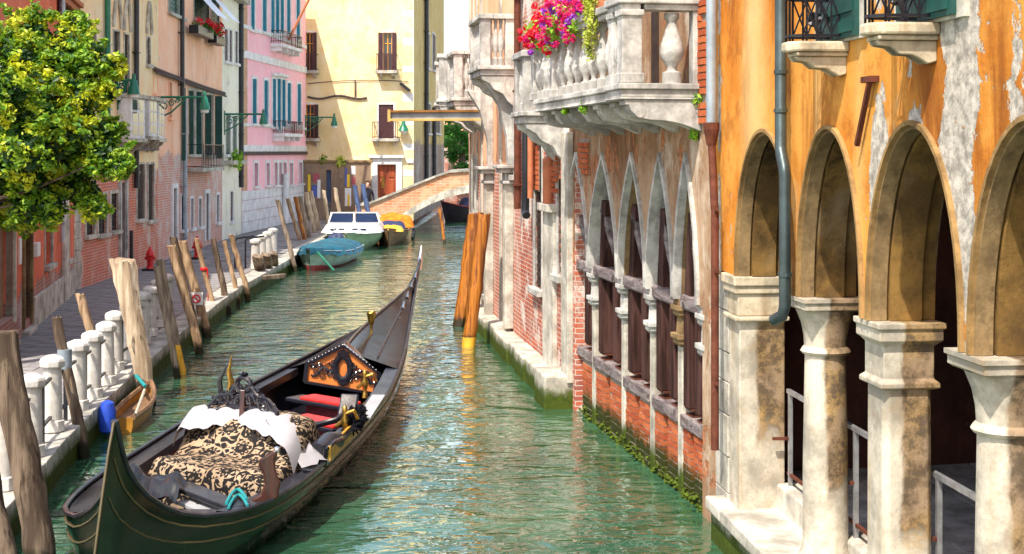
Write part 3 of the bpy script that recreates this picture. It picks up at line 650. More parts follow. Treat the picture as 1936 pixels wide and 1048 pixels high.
for i, u in enumerate(cm):
    end = i in (0, 5); c = (u, -TM / 2 + .02, 0)
    sh = MB().lathe([(.078, -.3), (.078, ZC - .5)], c, sq=True).build('column', 'mossy_stone', rm, False, .012)
    m = MB()
    for zz_ in (ZC - .5, ZC - .2): m.lathe([(.095, zz_), (.12, zz_ + .03), (.12, zz_ + .06), (.14, zz_ + .08), (.14, zz_ + .13)], c, sq=True)
    m.lathe([(.09, ZC - .37), (.085, ZC - .2)], c, sq=True); m.lathe([(.115, ZC - .07), (.115, ZC - .002)], c, sq=True)
    m.build('capital', 'balcony_stone' if i != 1 else 'stained_stone', sh, False, .006)
bk = MB(); bk.quad((0, -1.5, -.3), (L, -1.5, -.3), (L, -1.5, 7), (0, -1.5, 7)); bk.quad((0, -TM, 3.9), (L, -TM, 3.9), (L, -1.5, 3.9), (0, -1.5, 3.9)); bk.quad((L, -TM, -.3), (L, -4, -.3), (L, -4, 7), (L, -TM, 7)); bk.quad((0, -TM, -.3), (0, -4, -.3), (0, -4, 7), (0, -TM, 7))
bk.build('inner_wall', 'interior_plaster', rm)
# brick piers, sills, timber props in each bay
bm_ = [MB().box(-.5, .5, -.5, .5, -.5, .5).mesh('brick', 'brick')]
for i, (a, b) in enumerate(sp):
    zs_ = .72 + .015 * i; W = b - a
    sl_ = MB().box(a + .01, b - .01, -.27, -.03, zs_, zs_ + .13).build('sill_beam', 'timber_beam', rm, False, .012)
    for q, (c0, c1) in enumerate(((a + W * .06, a + W * .42), (a + W * .58, a + W * .94))):
        pr_ = MB().box(c0 + .012, c1 - .012, -.248, -.062, -.3, zs_).build('brick_pier', 'mortar', rm)
        z = -.08; k = 0; hh = .072
        while z + hh < zs_:
            n = 2; cut = (.62 if k % 2 else .38)
            for (e0, e1) in ((c0, c0 + (c1 - c0) * cut), (c0 + (c1 - c0) * cut, c1)):
                inst('brick', bm_[0], pr_, ((e0 + e1) / 2, -.155 + U(-.006, .006), z + hh / 2), U(-.02, .02), (e1 - e0 - .012, .2, hh - .013))
            z += hh; k += 1
    for q, uu in enumerate((a + W * .24, a + W * .76)):
        tm = MB().box(uu - .1, uu + .1, -.27, -.05, zs_ + .22, 1.95).build('timber_prop', 'timber_dark', rm, False, .01)
        m = MB().box(uu - .12, uu + .12, -.28, -.07, zs_ + .2, zs_ + .218); m.box(uu - .1, uu + .1, -.27, -.08, zs_ + .132, zs_ + .15); m.lathe([(.03, zs_ + .15), (.03, zs_ + .2)], (uu, -.17, 0), 8); m.build('jack_plate', 'rust', tm)
        MB().bar((uu, -.15, 2.1), (uu + (.05 if q == 0 else -.12), -.15, 2.1 + (1.0 if q == 0 else .85)), .2, .18).build('upper_prop', 'timber_dark', rm, False, .01)
    MB().box(a + .02, b - .02, -.3, -.02, 1.95, 2.1).build('cross_beam', 'timber_beam', rm, False, .03)
    MB().bar((a + .14, -.12, 2.12), (b - .3, -.12, 2.85), .12, .12).build('brace', 'timber_beam', rm)
    MB().bar((a + .3, -.5, 1.2), (a + .3, -.5, 3.2), .22).build('rear_prop', 'timber_dark', rm)
    m = MB()
    for k in range(60):
        uu, zz_ = U(a, b), U(-.03, .06) + max(0, U(-.1, .1)); r_ = U(.012, .04); m.lathe([(r_ * .4, -r_ * .5), (r_, 0), (r_ * .6, r_ * .5), (.005, r_ * .7)], (uu, U(-.08, -.03), zz_), 6)
    m.build('moss', 'moss', rm, True, kind='stuff')
# upper wall behind the balcony: windows
for (x0, x1) in ((1236, 1246), (1090, 1120)):
    a, b = sorted((fm.uz(x0, 0)[0], fm.uz(x1, 0)[0])); MB().box(a, b, .0, .03, 4.3, 6.6).build('window', 'shutter_dark', rm)
# bare brick patches as real bricks on the upper wall
for (x0, y0, x1, y1) in ((1062, 250, 1082, 340), (1098, 262, 1116, 330), (1322, 0, 1338, 235)):
    a, b, c_, d_ = fm.rect(x0, y0, x1, y1); z = c_; k = 0
    pt = MB().box(a, b, .002, .012, c_, d_).build('brick_patch', 'mortar', rm)
    while z < d_ - .07:
        u = a + (0 if k % 2 else -.1)
        while u < b:
            e0, e1 = max(u, a) + .006, min(u + .22, b) - .006
            if e1 - e0 > .04 and rnd() > .06: o = inst('brick', bm_[0], pt, ((e0 + e1) / 2, .02 + U(-.004, .006), z + .035), 0, (e1 - e0, .04, .058))
            u += .22
        z += .072; k += 1

# ------------------------------------------------------------------ grand stone balcony with flowers
def baluster_prof(h, r):
    return [(r * .8, 0), (r * .8, h * .16), (r * .45, h * .18), (r * .4, h * .23), (r * .55, h * .28), (r * .95, h * .38), (r, h * .46), (r * .9, h * .56), (r * .6, h * .72), (r * .42, h * .84), (r * .4, h * .88), (r * .6, h * .92), (r * .62, h), ]
gb = thing('grand_balcony', 'long white stone balcony with bulbous balusters above the pointed arches', 'balcony', fm.P(0), fm.rz)
pr = .82; ZB = 4.26
uA = fm.uz(1327, 0)[0]; uB = fm.uz(1003, 0, pr)[0]; us1 = fm.uz(1148, 0, pr)[0]
def slab_part(m, a, b, p):
    m.box(a - .03, b + .03, .0, p + .03, ZB - .06, ZB); m.box(a, b, .0, p, ZB - .14, ZB - .06); m.box(a - .02, b + .02, 0, p + .02, ZB - .16, ZB - .14)
m = MB(); slab_part(m, uA, us1, pr); m.build('slab', 'balcony_stone', gb, False, .012)
m = MB(); slab_part(m, us1 + .06, uB, pr - .07); m.build('slab', 'balcony_stone', gb, False, .012)
def console(u, p, w=.2):
    zt = ZB - .162; pf = [(0, zt), (p - .02, zt), (p - .02, zt - .05)]
    for k in range(9): t = k / 8; th = pi * .5 * t; pf.append((p - .06 - .26 * (1 - cos(th)) * 1.0, zt - .05 - .15 * sin(th)))
    for k in range(1, 8): t = k / 7; pf.append((p - .32 - (p - .36) * t, zt - .2 - .08 * t * t * 1.2))
    pf += [(0, zt - .31)]
    m = MB().prism(pf, u - w / 2, u + w / 2, 'x'); c = m.build('console', 'balcony_stone', gb, True, .006)
    MB().tube([(u - w / 2 - .006, p - .17, zt - .12), (u + w / 2 + .006, p - .17, zt - .12)], .055, 14).build('scroll', 'balcony_stone', c, True)
    return c
nC = 7
for k in range(nC):
    u = uA + .12 + (uB - uA - .24) * k / (nC - 1); console(u, pr - (.02 if u < us1 else .1), .2 if k else .24)
RH = .82
def pier(u, w, p0, wd=.17):
    m = MB().box(u - wd / 2, u + wd / 2, p0 - wd, p0, ZB, ZB + RH - .1); m.box(u - wd / 2 - .02, u + wd / 2 + .02, p0 - wd - .02, p0 + .02, ZB + .001, ZB + .1); m.box(u - wd / 2 - .02, u + wd / 2 + .02, p0 - wd - .02, p0 + .02, ZB + RH - .16, ZB + RH - .1)
    m.build('pier', 'balcony_stone', gb, False, .008)
bal_me = MB().lathe(baluster_prof(RH - .12, .09), (0, 0, 0), 16).mesh('baluster', 'balcony_stone', True)
def railtop(a, b, c_, d_): 
    m = MB().box(a, b, c_, d_, ZB + RH - .1, ZB + RH - .04); m.box(a - .03, b + .03, c_ - .03, d_ + .03, ZB + RH - .04, ZB + RH + .04); m.build('handrail', 'balcony_stone', gb, False, .012)
# near block
pier(uA + .1, 0, pr - .01, .2); pier(us1 - .09, 0, pr - .01, .17)
n = 3
for k in range(n): inst('baluster', bal_me, gb, (uA + .1 + (us1 - .09 - uA - .1) * (k + 1) / (n + 1), pr - .11, ZB))
inst('baluster', bal_me, gb, (uA + .1, pr * .34, ZB), 0, (1.35, 1.35, 1)); MB().box(uA + .02, uA + .17, .0, .08, ZB, ZB + RH - .1).build('pier', 'balcony_stone', gb, False, .008)
railtop(uA - .0, us1, pr - .2, pr); railtop(uA, uA + .2, .0, pr - .235)
# long block
p2 = pr - .09; grp = [us1 + .1]; rest = [fm.uz(px, 0, p2)[0] for px in (1093, 1040, 1012)]
pier(us1 + .16, 0, p2); ends = [us1 + .16]
for px in (1042, 1006): u = fm.uz(px, 0, p2)[0]; pier(u, 0, p2); ends.append(u)
for (a, b, n) in ((ends[0], ends[1], 7), (ends[1], ends[2], 4)):
    for k in range(n): inst('baluster', bal_me, gb, (a + .05 + (b - a - .1) * (k + .7) / (n + .4), p2 - .09, ZB))
railtop(us1 + .07, ends[2] + .09, p2 - .2, p2); railtop(ends[2] - .09, ends[2] + .09, 0, p2 - .235)
# small balcony just past the grand one
fr3 = Fr((.87, 19.0), (.15, 23.8)); fr4 = Fr((.15, 23.8), (-.72, 29.7)); fr5 = Fr((-.72, 29.7), (-1.16, 37.0))
def stone_balcony(fr, u0, u1, p, zb, rh, label, nb=3, long=False):
    b = thing('stone_balcony', label, 'balcony', fr.P(0), fr.rz, 'white stone balconies along the right bank')
    m = MB().box(u0 - .05, u1 + .05, 0, p + .05, zb - .07, zb); m.box(u0, u1, 0, p, zb - .17, zb - .07); s = m.build('slab', 'balcony_stone', b, False, .012)
    pf = [(0, zb - .172), (p - .02, zb - .172), (p - .04, zb - .25), (p * .72, zb - .32), (p * .6, zb - .42), (p * .34, zb - .5), (p * .22, zb - .62), (0, zb - .74)]
    for u in (u0 + .12, u1 - .12):
        m = MB().prism(pf, u - .1, u + .1, 'x'); m.build('console', 'balcony_stone', b, False, .01)
    for (u, w) in ((u0 + .09, p - .09), (u1 - .09, p - .09), (u0 + .09, .08)): MB().box(u - .09, u + .09, w - .09, w + .09, zb, zb + rh - .09).build('pier', 'balcony_stone', b, False, .008)
    for k in range(nb): inst('baluster', bal_me, b, (u0 + .09, .2 + (p - .34) * (k + .5) / nb, zb), 0, (.7, .7, (rh - .08) / .7))
    nf = max(2, int((u1 - u0) / .25))
    for k in range(nf): inst('baluster', bal_me, b, (u0 + .25 + (u1 - u0 - .5) * k / (nf - 1), p - .09, zb), 0, (.7, .7, (rh - .08) / .7))
    m = MB().box(u0 - .04, u1 + .04, p - .22, p + .04, zb + rh - .09, zb + rh); m.box(u0 - .04, u0 + .22, 0, p - .225, zb + rh - .09, zb + rh); m.build('handrail', 'balcony_stone', b, False, .012)
stone_balcony(fr3, .55, 1.5, .62, 4.16, .86, 'white stone balcony pier tucked behind the end of the grand flowered balcony', 2)
# ------------------------------------------------------------------ brick house with stone strips (right, middle)
rb = thing('brick_house', 'narrow red brick house with white stone strips beside the pointed arcade', 'house', fr3.P(0), fr3.rz)
h3 = [fr3.rect(1012, 262, 1026, 545), fr3.rect(1056, 270, 1064, 520)]
m = MB(); wall(m, 0, fr3.L, -.3, 7.2, h3, .2); body(m, 0, fr3.L, -.3, 7.2, 5); m.build('wall', 'brick_wall', rb)
for h in h3: window(rb, h, 'balcony_stone', sh='shutter_dark', shutters='C', frame=None, sw=.09)
def strip_px(fr, root, x0, x1, y0, y1, mat, w=.07, name='stone_strip', b=.012):
    a, b_, c, d = fr.rect(x0, y0, x1, y1); return MB().box(a, b_, 0, w, c, d).build(name, mat, root, False, b)
strip_px(fr3, rb, 1034, 1054, 400, 730, 'white_stone'); strip_px(fr3, rb, 1034, 1056, 385, 400, 'white_stone', .16, 'stone_cap')
a, b, c, d = fr3.rect(1034, 300, 1056, 385); MB().tube([((a + b) / 2, .06, c), ((a + b) / 2, .06, d)], .09, 10).build('clay_flue', 'terracotta', rb, True)
strip_px(fr3, rb, 1072, 1084, 250, 720, 'white_stone', .09)
a, b, c, d = fr3.rect(986, 250, 1004, 700); MB().box(.35, .62, 0, .05, 2.9, 7.0).build('plaster_strip', 'lilac_plaster', rb)
for uu in (1.2, 2.9):
    pt = MB().box(uu, uu + .6, .002, .012, 2.95, 4.0).build('brick_patch', 'mortar', rb); z = 2.97; k = 0
    while z < 3.93:
        u = uu + (0 if k % 2 else -.12)
        while u < uu + .6:
            e0, e1 = max(u, uu) + .006, min(u + .24, uu + .6) - .006
            if e1 - e0 > .05 and rnd() > .08: inst('brick', bm_[0], pt, ((e0 + e1) / 2, .02 + U(-.005, .008), z + .04), 0, (e1 - e0, .045, .066))
            u += .24
        z += .08; k += 1
pp = thing('clay_red_pipes', 'red clay coloured drainpipe with side arms under the stone balcony', 'pipe', fr3.P(0), fr3.rz)
u = fr3.uz(1003, 300, .12)[0]; z0, z1 = fr3.uz(1003, 375, .12)[1], fr3.uz(1003, 215, .12)[1]
MB().tube([(u, .12, z0), (u, .12, z1)], .05, 10).build('tube', 'terracotta', pp, True); MB().bar((u - .35, .12, z1 - .22), (u + .3, .12, z1 - .22), .07).build('arm', 'terracotta', pp)
pp = thing('dark_hanging_pipe', 'dark bent drainpipe ending in mid air on the brick wall', 'pipe', fr3.P(0), fr3.rz)
u = fr3.uz(995, 300, .14)[0]; zz = lambda y_: fr3.uz(995, y_, .14)[1]
MB().tube([(u, .14, zz(250)), (u, .14, zz(350)), (u + .08, .14, zz(370)), (u + .1, .14, zz(400)), (u - .02, .14, zz(408))], .065, 10).build('tube', 'pipe_black', pp, True)
# stone footing along the water, right bank
ft = thing('stone_footing', 'line of pale mossy stone blocks at the foot of the brick walls', 'footing', (0, 0, 0))
def along(t):                                             # 0..L3+L4 along both walls
    return (fr3.P(t), fr3.n) if t < fr3.L else (fr4.P(t - fr3.L), fr4.n)
t = .15
while t < fr3.L + fr4.L - .2:
    Lb = U(.8, 1.5); p, n_ = along(t + .01); q, n2 = along(min(t + Lb, fr3.L + fr4.L) - .01); wv = .3 if t > .9 else .42
    wv += U(-.02, .03); hz = (.36 if t > .9 else .46) + U(-.02, .02)
    n_, n2 = Vector((*n_, 0)), Vector((*n2, 0)); q4 = [p - n_ * .1, q - n2 * .1, q + n2 * wv, p + n_ * wv]
    m = MB(); m.add([(v.x, v.y, -.3) for v in q4] + [(v.x, v.y, hz) for v in q4], [(0,3,2,1),(4,5,6,7),(0,1,5,4),(1,2,6,5),(2,3,7,6),(3,0,4,7)])
    m.build('stone_block', 'mossy_stone', ft, False, .03); t += Lb
# ------------------------------------------------------------------ peach house with stone doorframes (right, beyond)
rp = thing('peach_canal_house', 'salmon plastered canal house with carved stone posts over bare brick', 'house', fr4.P(0), fr4.rz)
h4 = [fr4.rect(962, 215, 972, 330), fr4.rect(921, 330, 928, 560)]
m = MB(); wall(m, 0, fr4.L, -.3, 8.2, h4, .2); body(m, 0, fr4.L, -.3, 8.2, 5); m.build('wall', 'salmon_plaster', rp)
for h in h4: window(rp, h, 'balcony_stone', sh='shutter_green', shutters='C', frame=None, sw=.12)
def stone_post(px0, px1, ytop, yb, w=.16):
    a, b, c, d = fr4.rect(px0, ytop, px1, yb); c = max(c, -.2); cc = (a + b) / 2
    s = MB().box(cc - .15, cc + .15, 0, w, c, d - .3).build('stone_post', 'white_stone', rp, False, .015)
    m = MB().box(cc - .24, cc + .24, 0, w + .04, d - .34, d - .28); m.box(cc - .2, cc + .2, 0, w, d - .28, d - .14); m.box(cc - .3, cc + .3, 0, w + .1, d - .14, d - .06); m.box(cc - .36, cc + .36, 0, w + .16, d - .06, d); m.build('capital', 'balcony_stone', s, False, .012)
    MB().prism([(0, d), (w * .6, d), (w * .7, d + .5), (w + .1, d + 1.1), (w + .35, d + 1.5), (0, d + 1.5)], cc - .12, cc + .12, 'x').build('bracket', 'balcony_stone', s, False, .01)
stone_post(958, 980, 312, 620); stone_post(925, 938, 315, 600)
for px in (912, 948): 
    u = fr4.uz(px, 0)[0]; MB().box(u - .12, u + .12, 0, .03, -.2, 7.8).build('pilaster', 'white_stone', rp, False, .01)
downpipe(rp, fr4.uz(990, 0)[0] + .12, 2.6, 8.0, .06, 'rust')
stone_balcony(fr4, fr4.uz(974, 0)[0], fr4.uz(974, 0)[0] + 1.6, .62, at(975, 126, 24.6).z, .92, 'white stone balcony with three balusters above the salmon wall', 3)
for (px, yy, ln) in ((916, 180, 1.0),): 
    u = fr4.uz(912, 0)[0]; stone_balcony(fr4, u, u + 1.5, .6, 4.72, 1.0, 'stone balcony with pale corbels above the timber hoist beam', 3)
# farther peach house
rq = thing('far_peach_house', 'peach house just past the hoist beam with several stacked stone corbels', 'house', fr5.P(0), fr5.rz)
m = MB(); wall(m, 0, fr5.L, -.3, 8.6, [(1.2, 1.9, 1.6, 3.4), (3.4, 4.1, 1.6, 3.4)], .2); body(m, 0, fr5.L, -.3, 8.6, 5); m.build('wall', 'salmon_plaster', rq)
for h in ((1.2, 1.9, 1.6, 3.4), (3.4, 4.1, 1.6, 3.4)): window(rq, h, 'balcony_stone', frame=None, sh='shutter_dark', shutters='C')
for u in (.2, 2.6, 5.2): MB().box(u, u + .24, 0, .04, -.2, 8.2).build('pilaster', 'white_stone', rq, False, .01)
stone_balcony(fr5, .9, 2.3, .85, 4.75, 1.0, 'far stone balcony past the hoist beam, showing its stepped corbel', 3)
stone_balcony(fr5, 3.6, 5.0, .9, 4.75, 1.0, 'stone balcony standing out against the sky beyond the other corbels', 3)
hb = thing('hoist_beam', 'brown and yellow steel beam jutting from the right bank over the canal', 'beam', (0, 0, 0))
p, q = at(932, 218, 28.6), at(738, 219, 29.6)
m = MB(); m.bar(p + Vector((0, 0, .09)), q + Vector((0, 0, .09)), .2, .045); m.build('top_flange', 'beam_brown', hb)
MB().bar(p, q, .05, .13).build('web', 'pipe_blue', hb); MB().bar(p - Vector((0, 0, .09)), q - Vector((0, 0, .09)), .22, .05).build('bottom_flange', 'beam_yellow', hb)
MB().bar(q + Vector((-.05, 0, 0)), q + Vector((.01, 0, 0)), .24, .26).build('end_plate', 'beam_yellow', hb)

# ------------------------------------------------------------------ bridge
br = thing('brick_bridge', 'brick footbridge with white stone coping and low stone arch over the canal', 'bridge', (0, 60.5, 0))
def bx(px): return (px - HX) * 60.5 / F
def bz(py): return H - (py - HY) * 60.5 / F
XC = bx(925); ar_x0 = bx(752); half = XC - ar_x0
zsp, zap = bz(424), bz(362)
def arch_pts(r_out=0, n=24):
    out = []
    for k in range(n + 1):
        q = 2 * k / n - 1; out.append((XC + (half + r_out) * q, zsp + (zap - zsp + r_out) * (1 - abs(q) ** 2.1)))
    return out
def parz(x):
    x0, xm = bx(690), bx(845); d = abs(x - XC); xa = XC - d
    return float(np.interp(xa, [x0 - 2, x0, xm, XC], [bz(396), bz(390), bz(327), bz(322)]))
TH = 2.6; ou = arch_pts(.34); inn = arch_pts(0)
xs = [bx(672)] + [p[0] for p in ou] + [2 * XC - bx(672)]
m = MB()
for yy in (0, TH):
    m.strip([(p[0], yy, p[1]) for p in ou], [(p[0], yy, parz(p[0])) for p in ou])
    m.quad((xs[0], yy, -.3), (ou[0][0], yy, -.3), (ou[0][0], yy, parz(ou[0][0])), (xs[0], yy, parz(xs[0]))); m.quad((ou[-1][0], yy, -.3), (xs[-1], yy, -.3), (xs[-1], yy, parz(xs[-1])), (ou[-1][0], yy, parz(ou[-1][0])))
m.quad((xs[0], 0, -.3), (xs[0], TH, -.3), (xs[0], TH, parz(xs[0])), (xs[0], 0, parz(xs[0])))
m.build('parapet', 'bridge_brick', br)
for yy, nm in ((-.05, 'arch_ring'), (TH - .15, 'arch_ring')):
    m = MB(); m.strip([(p[0], yy, p[1]) for p in inn], [(p[0], yy, p[1]) for p in ou]); m.strip([(p[0], yy, p[1]) for p in inn], [(p[0], yy + .3, p[1]) for p in inn]); m.strip([(p[0], yy, p[1]) for p in ou], [(p[0], yy + .06, p[1]) for p in ou]); m.strip([(p[0], yy + .3, p[1]) for p in inn], [(p[0], yy + .3, p[1]) for p in ou])
    m.build(nm, 'white_stone', br, True)
in2 = arch_pts(.05); m = MB(); m.strip([(p[0], .2, p[1]) for p in in2], [(p[0], TH, p[1]) for p in in2]); m.build('vault', 'bridge_brick', br, True)
n = 20
for s_ in (0, TH):
    for k in range(n):
        xa, xb = xs[0] + (xs[-1] - xs[0]) * k / n + .006, xs[0] + (xs[-1] - xs[0]) * (k + 1) / n - .006
        za, zb2 = parz(xa), parz(xb); m = MB(); y0, y1 = s_ - .1, s_ + .22
        m.add([(xa, y0, za), (xb, y0, zb2), (xb, y1, zb2), (xa, y1, za), (xa, y0, za + .1), (xb, y0, zb2 + .1), (xb, y1, zb2 + .1), (xa, y1, za + .1)], [(0,3,2,1),(4,5,6,7),(0,1,5,4),(1,2,6,5),(2,3,7,6),(3,0,4,7)]); m.build('coping_stone', 'quay_stone', br)
m = MB(); dpts = [(x, parz(x) - .8) for x in np.linspace(xs[0], xs[-1], 25)]; m.strip([(p[0], .02, p[1]) for p in dpts], [(p[0], TH - .02, p[1]) for p in dpts]); m.build('deck', 'paving', br)
# right abutment ground, hidden banks
m = MB(); m.box(2 * XC - ar_x0 - .3, 20, 55, 75, -.3, 1.0); m.build('bank', 'quay_stone', kind='structure')
# things beyond the bridge
fh = thing('far_wall', 'old brick garden wall half hidden beyond the bridge', 'wall', (0, 96, 0))
m = MB(); wall(m, -5.4, 4, -.3, 3.6, [(-3.4, -2.8, 1.8, 2.6)], .2); m.v = [(v[0], -v[1], v[2]) for v in m.v]; m.build('wall', 'brick_wall', fh); MB().box(-5.4, 4, -.1, .3, 3.6, 3.75).build('coping', 'white_stone', fh)
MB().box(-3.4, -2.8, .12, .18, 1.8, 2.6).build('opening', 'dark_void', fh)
fb = thing('far_pink_house', 'distant pale pink house with tiled roof showing between sky and balconies', 'house', (0, 140, 0))
zt = H + (285 - 150) * 140 / F; x0, x1 = (840 - HX) * 140 / F, 8
m = MB(); wl = [((846 - HX) * 140 / F + k * 1.9 + .4, (846 - HX) * 140 / F + k * 1.9 + 1.3, zz_, zz_ + 1.7) for k in range(5) for zz_ in (3.6, 6.4, 9.0)]
wall(m, x0, x1, 0, zt, wl, .2); m.v = [(v[0], -v[1], v[2]) for v in m.v]; m.build('wall', 'salmon_plaster', fb)
for h in wl:
    MB().box(h[0], h[1], .16, .2, h[2], h[3]).build('window', 'shutter_brown', fb)
m = MB(); m.quad((x0 - .4, -.4, zt), (x1, -.4, zt), (x1, 4, zt + 1.8), (x0 - .4, 4, zt + 1.8)); m.build('roof', 'roof_tile', fb)
MB().box(x0 + 1.0, x0 + 1.9, 1, 1.8, zt, zt + 2.4).build('chimney', 'salmon_plaster', fb)

# ------------------------------------------------------------------ left bank
def house(name, label, a, b, z1, mat, D=6):
    fr = Fr(a, b); root = thing(name, label, 'house', fr.P(0), fr.rz); return fr, root
def put_wall(fr, root, holes, z1, mat, D=6, z0=.3):
    m = MB(); wall(m, 0, fr.L, z0, z1, holes, .2); body(m, 0, fr.L, z0, z1, D); m.build('wall', mat, root)
def cornice(fr, root, z, mat='trim_white', p=.3):
    MB().box(-.05, fr.L + .05, 0, p, z - .12, z).build('cornice', mat, root, False, .02); MB().box(-.03, fr.L + .03, 0, p * .6, z - .26, z - .12).build('cornice_moulding', mat, root, False, .02)
def band(fr, root, py, px, h, w=.05, mat='trim_white', name='string_course', u0=None, u1=None):
    z = fr.uz(px, py)[1]; return MB().box(u0 if u0 is not None else 0, u1 if u1 is not None else fr.L, 0, w, z - h / 2, z + h / 2).build(name, mat, root, False, .01)
# 1 red house
f1, r1 = house('red_house', 'weathered red plaster house with grey doorway behind the leafy tree', (-10.0, 31.5), (-7.82, 20.6), 7.0, 'red_plaster')
W1 = [f1.rect(84, 400, 98, 500), f1.rect(124, 398, 129, 490), f1.rect(118, 0, 137, 50)]
D1 = [f1.rect(43, 420, 57, 606), f1.rect(-12, 425, 24, 612)]
put_wall(f1, r1, W1 + D1, 7.0, 'red_plaster')
window(r1, W1[0], 'white_stone', sw=.05); window(r1, W1[1], 'white_stone', sw=.05); window(r1, W1[2], 'white_stone', 'shutter_brown', 'LR')
for h in D1:
    d = MB().box(h[0], h[1], -.19, -.15, h[2], h[3]).build('door', 'shutter_dark' if h is D1[0] else 'brown_plaster', r1)
    m = MB().box(h[0] - .1, h[0], -.12, .05, h[2] - .1, h[3] + .1); m.box(h[1], h[1] + .1, -.12, .05, h[2] - .1, h[3] + .1); m.box(h[0], h[1], -.12, .05, h[3], h[3] + .12); m.build('door_frame', 'stained_stone' if h is D1[0] else 'white_stone', d, False, .01)
    MB().box(h[0] - .1, h[1] + .1, -.1, .12, .36, .47).build('doorstep', 'white_stone', d, False, .01)
for (x0, x1) in ((60, 115), (125, 138)):
    a, b = sorted((f1.uz(x0, 0)[0], f1.uz(x1, 0)[0])); MB().box(a, b, 0, .06, .38, .95).build('plinth', 'white_stone', r1, False, .015)
a, b = sorted((f1.uz(116, 0)[0], f1.uz(124, 0)[0])); MB().box(a, b, 0, .08, .38, 3.4).build('pilaster', 'white_stone', r1, False, .015)
downpipe(r1, f1.uz(110, 0)[0], 1.7, 6.9, .05, 'frame_grey')
a, b, c, d = f1.rect(60, 459, 66, 485); MB().box(a, b, 0, .1, c, d).build('mailbox', 'white_paint', r1, False, .01)
a, b, c, d = f1.rect(34, 450, 38, 500); MB().box(a, b, 0, .03, c, d).build('plaque', 'white_paint', r1, False, .004)
cornice(f1, r1, 6.98, 'terracotta', .18)
# 2 cream gothic house
f2, r2 = house('cream_house', 'cream house with pointed blind arches, white bay windows and brick foot', (-10.16, 39.5), (-10.0, 31.5), 8.4, 'cream_plaster')
G2 = [f2.rect(162, 372, 178, 444), f2.rect(185, 370, 201, 442), f2.rect(209, 366, 223, 436)]
S2 = [f2.rect(258, 311, 272, 414), f2.rect(279, 311, 290, 416)]
B2 = [f2.rect(214, 60, 225, 182), f2.rect(234, 66, 243, 184), f2.rect(277, 72, 283, 122), f2.rect(146, 50, 156, 86), f2.rect(170, 58, 180, 92)]
D2 = [f2.rect(226, 346, 236, 488)]
put_wall(f2, r2, G2 + S2 + B2 + D2, 8.4, 'cream_plaster')
for h in G2: window(r2, h, 'white_stone', bars=True, sw=.09)
for h in S2: window(r2, h, 'white_stone', 'shutter_dark', 'C', sw=.06)
for h in B2[:3]:
    w = window(r2, h, 'white_stone', 'shutter_dark', 'C', sw=.05)
    c, t = (h[0] + h[1]) / 2, h[3] + .1; hw = (h[1] - h[0]) / 2 + .1
    m = MB()
    for s_ in (-1, 1): m.tube([(c + s_ * hw * (1 - k / 8) ** .6 if k < 8 else c, .04, t + .9 * (k / 8) ** .9) for k in range(9)], .045, 6)
    m.build('blind_arch', 'white_stone', w, True)
for h in B2[3:]: window(r2, h, 'white_stone', 'shutter_brown', 'C', sw=.04)
h = D2[0]; d = MB().box(h[0], h[1], -.19, -.15, h[2], h[3]).build('door', 'shutter_dark', r2); m = MB().box(h[0] - .12, h[0], -.1, .07, h[2] - .1, h[3] + .12); m.box(h[1], h[1] + .12, -.1, .07, h[2] - .1, h[3] + .12); m.build('door_frame', 'balcony_stone', d, False, .01)
for (x0, y0, x1, y1) in ((222, 186, 250, 262), (258, 190, 274, 258), (276, 194, 288, 262)):
    a, b, c, d = f2.rect(x0, y0, x1, y1); b = max(b, a + .5)
    bw = MB().box(a, b, 0, .34, c, d).build('bay_window', 'trim_white', r2, False, .01); MB().box(a - .05, b + .05, 0, .42, d, d + .1).build('bay_roof', 'white_stone', bw, False, .01); MB().box(a - .04, b + .04, 0, .4, c - .1, c).build('bay_sill', 'white_stone', bw, False, .01)
    m = MB()
    for k in range(2):
        for j in range(3): uu = a + (b - a) * (.12 + .42 * k); z = c + (d - c) * (.08 + .31 * j); m.box(uu, uu + (b - a) * .34, .335, .345, z, z + (d - c) * .26)
    m.box(a - .005, a + .002, .08, .28, c + .15, d - .1); m.build('pane', 'glass', bw)
    for uu in (a + .1, b - .1): MB().prism([(0, c - .1), (.34, c - .1), (.3, c - .18), (.12, c - .3), (0, c - .4)], uu - .05, uu + .05, 'x').build('bracket', 'white_stone', bw)
band(f2, r2, 281, 250, .12, .12, 'timber_beam', 'ledge', f2.uz(293, 0)[0], f2.uz(206, 0)[0])
a, b = sorted((f2.uz(141, 0)[0], f2.uz(150, 0)[0]))
z = .4; k = 0
while z < 3.6: h_ = U(.26, .38); MB().box(a - (.1 if k % 2 else 0), b + .3, 0, .03 + U(0, .012), z + .006, z + h_ - .006).build('quoin', 'white_stone', r2, False, .012); z += h_; k += 1
dp2 = f2.uz(252, 0)[0]; downpipe(r2, dp2, 2.6, 8.3, .07, 'pipe_black'); downpipe(r2, f2.uz(197, 0)[0], 4.2, 8.3, .07, 'green_paint')
downpipe(r2, f2.uz(242, 0)[0], .5, 1.5, .05, 'pipe_black', clips=False, name='bollard_pipe')
cornice(f2, r2, 8.38, 'white_stone')
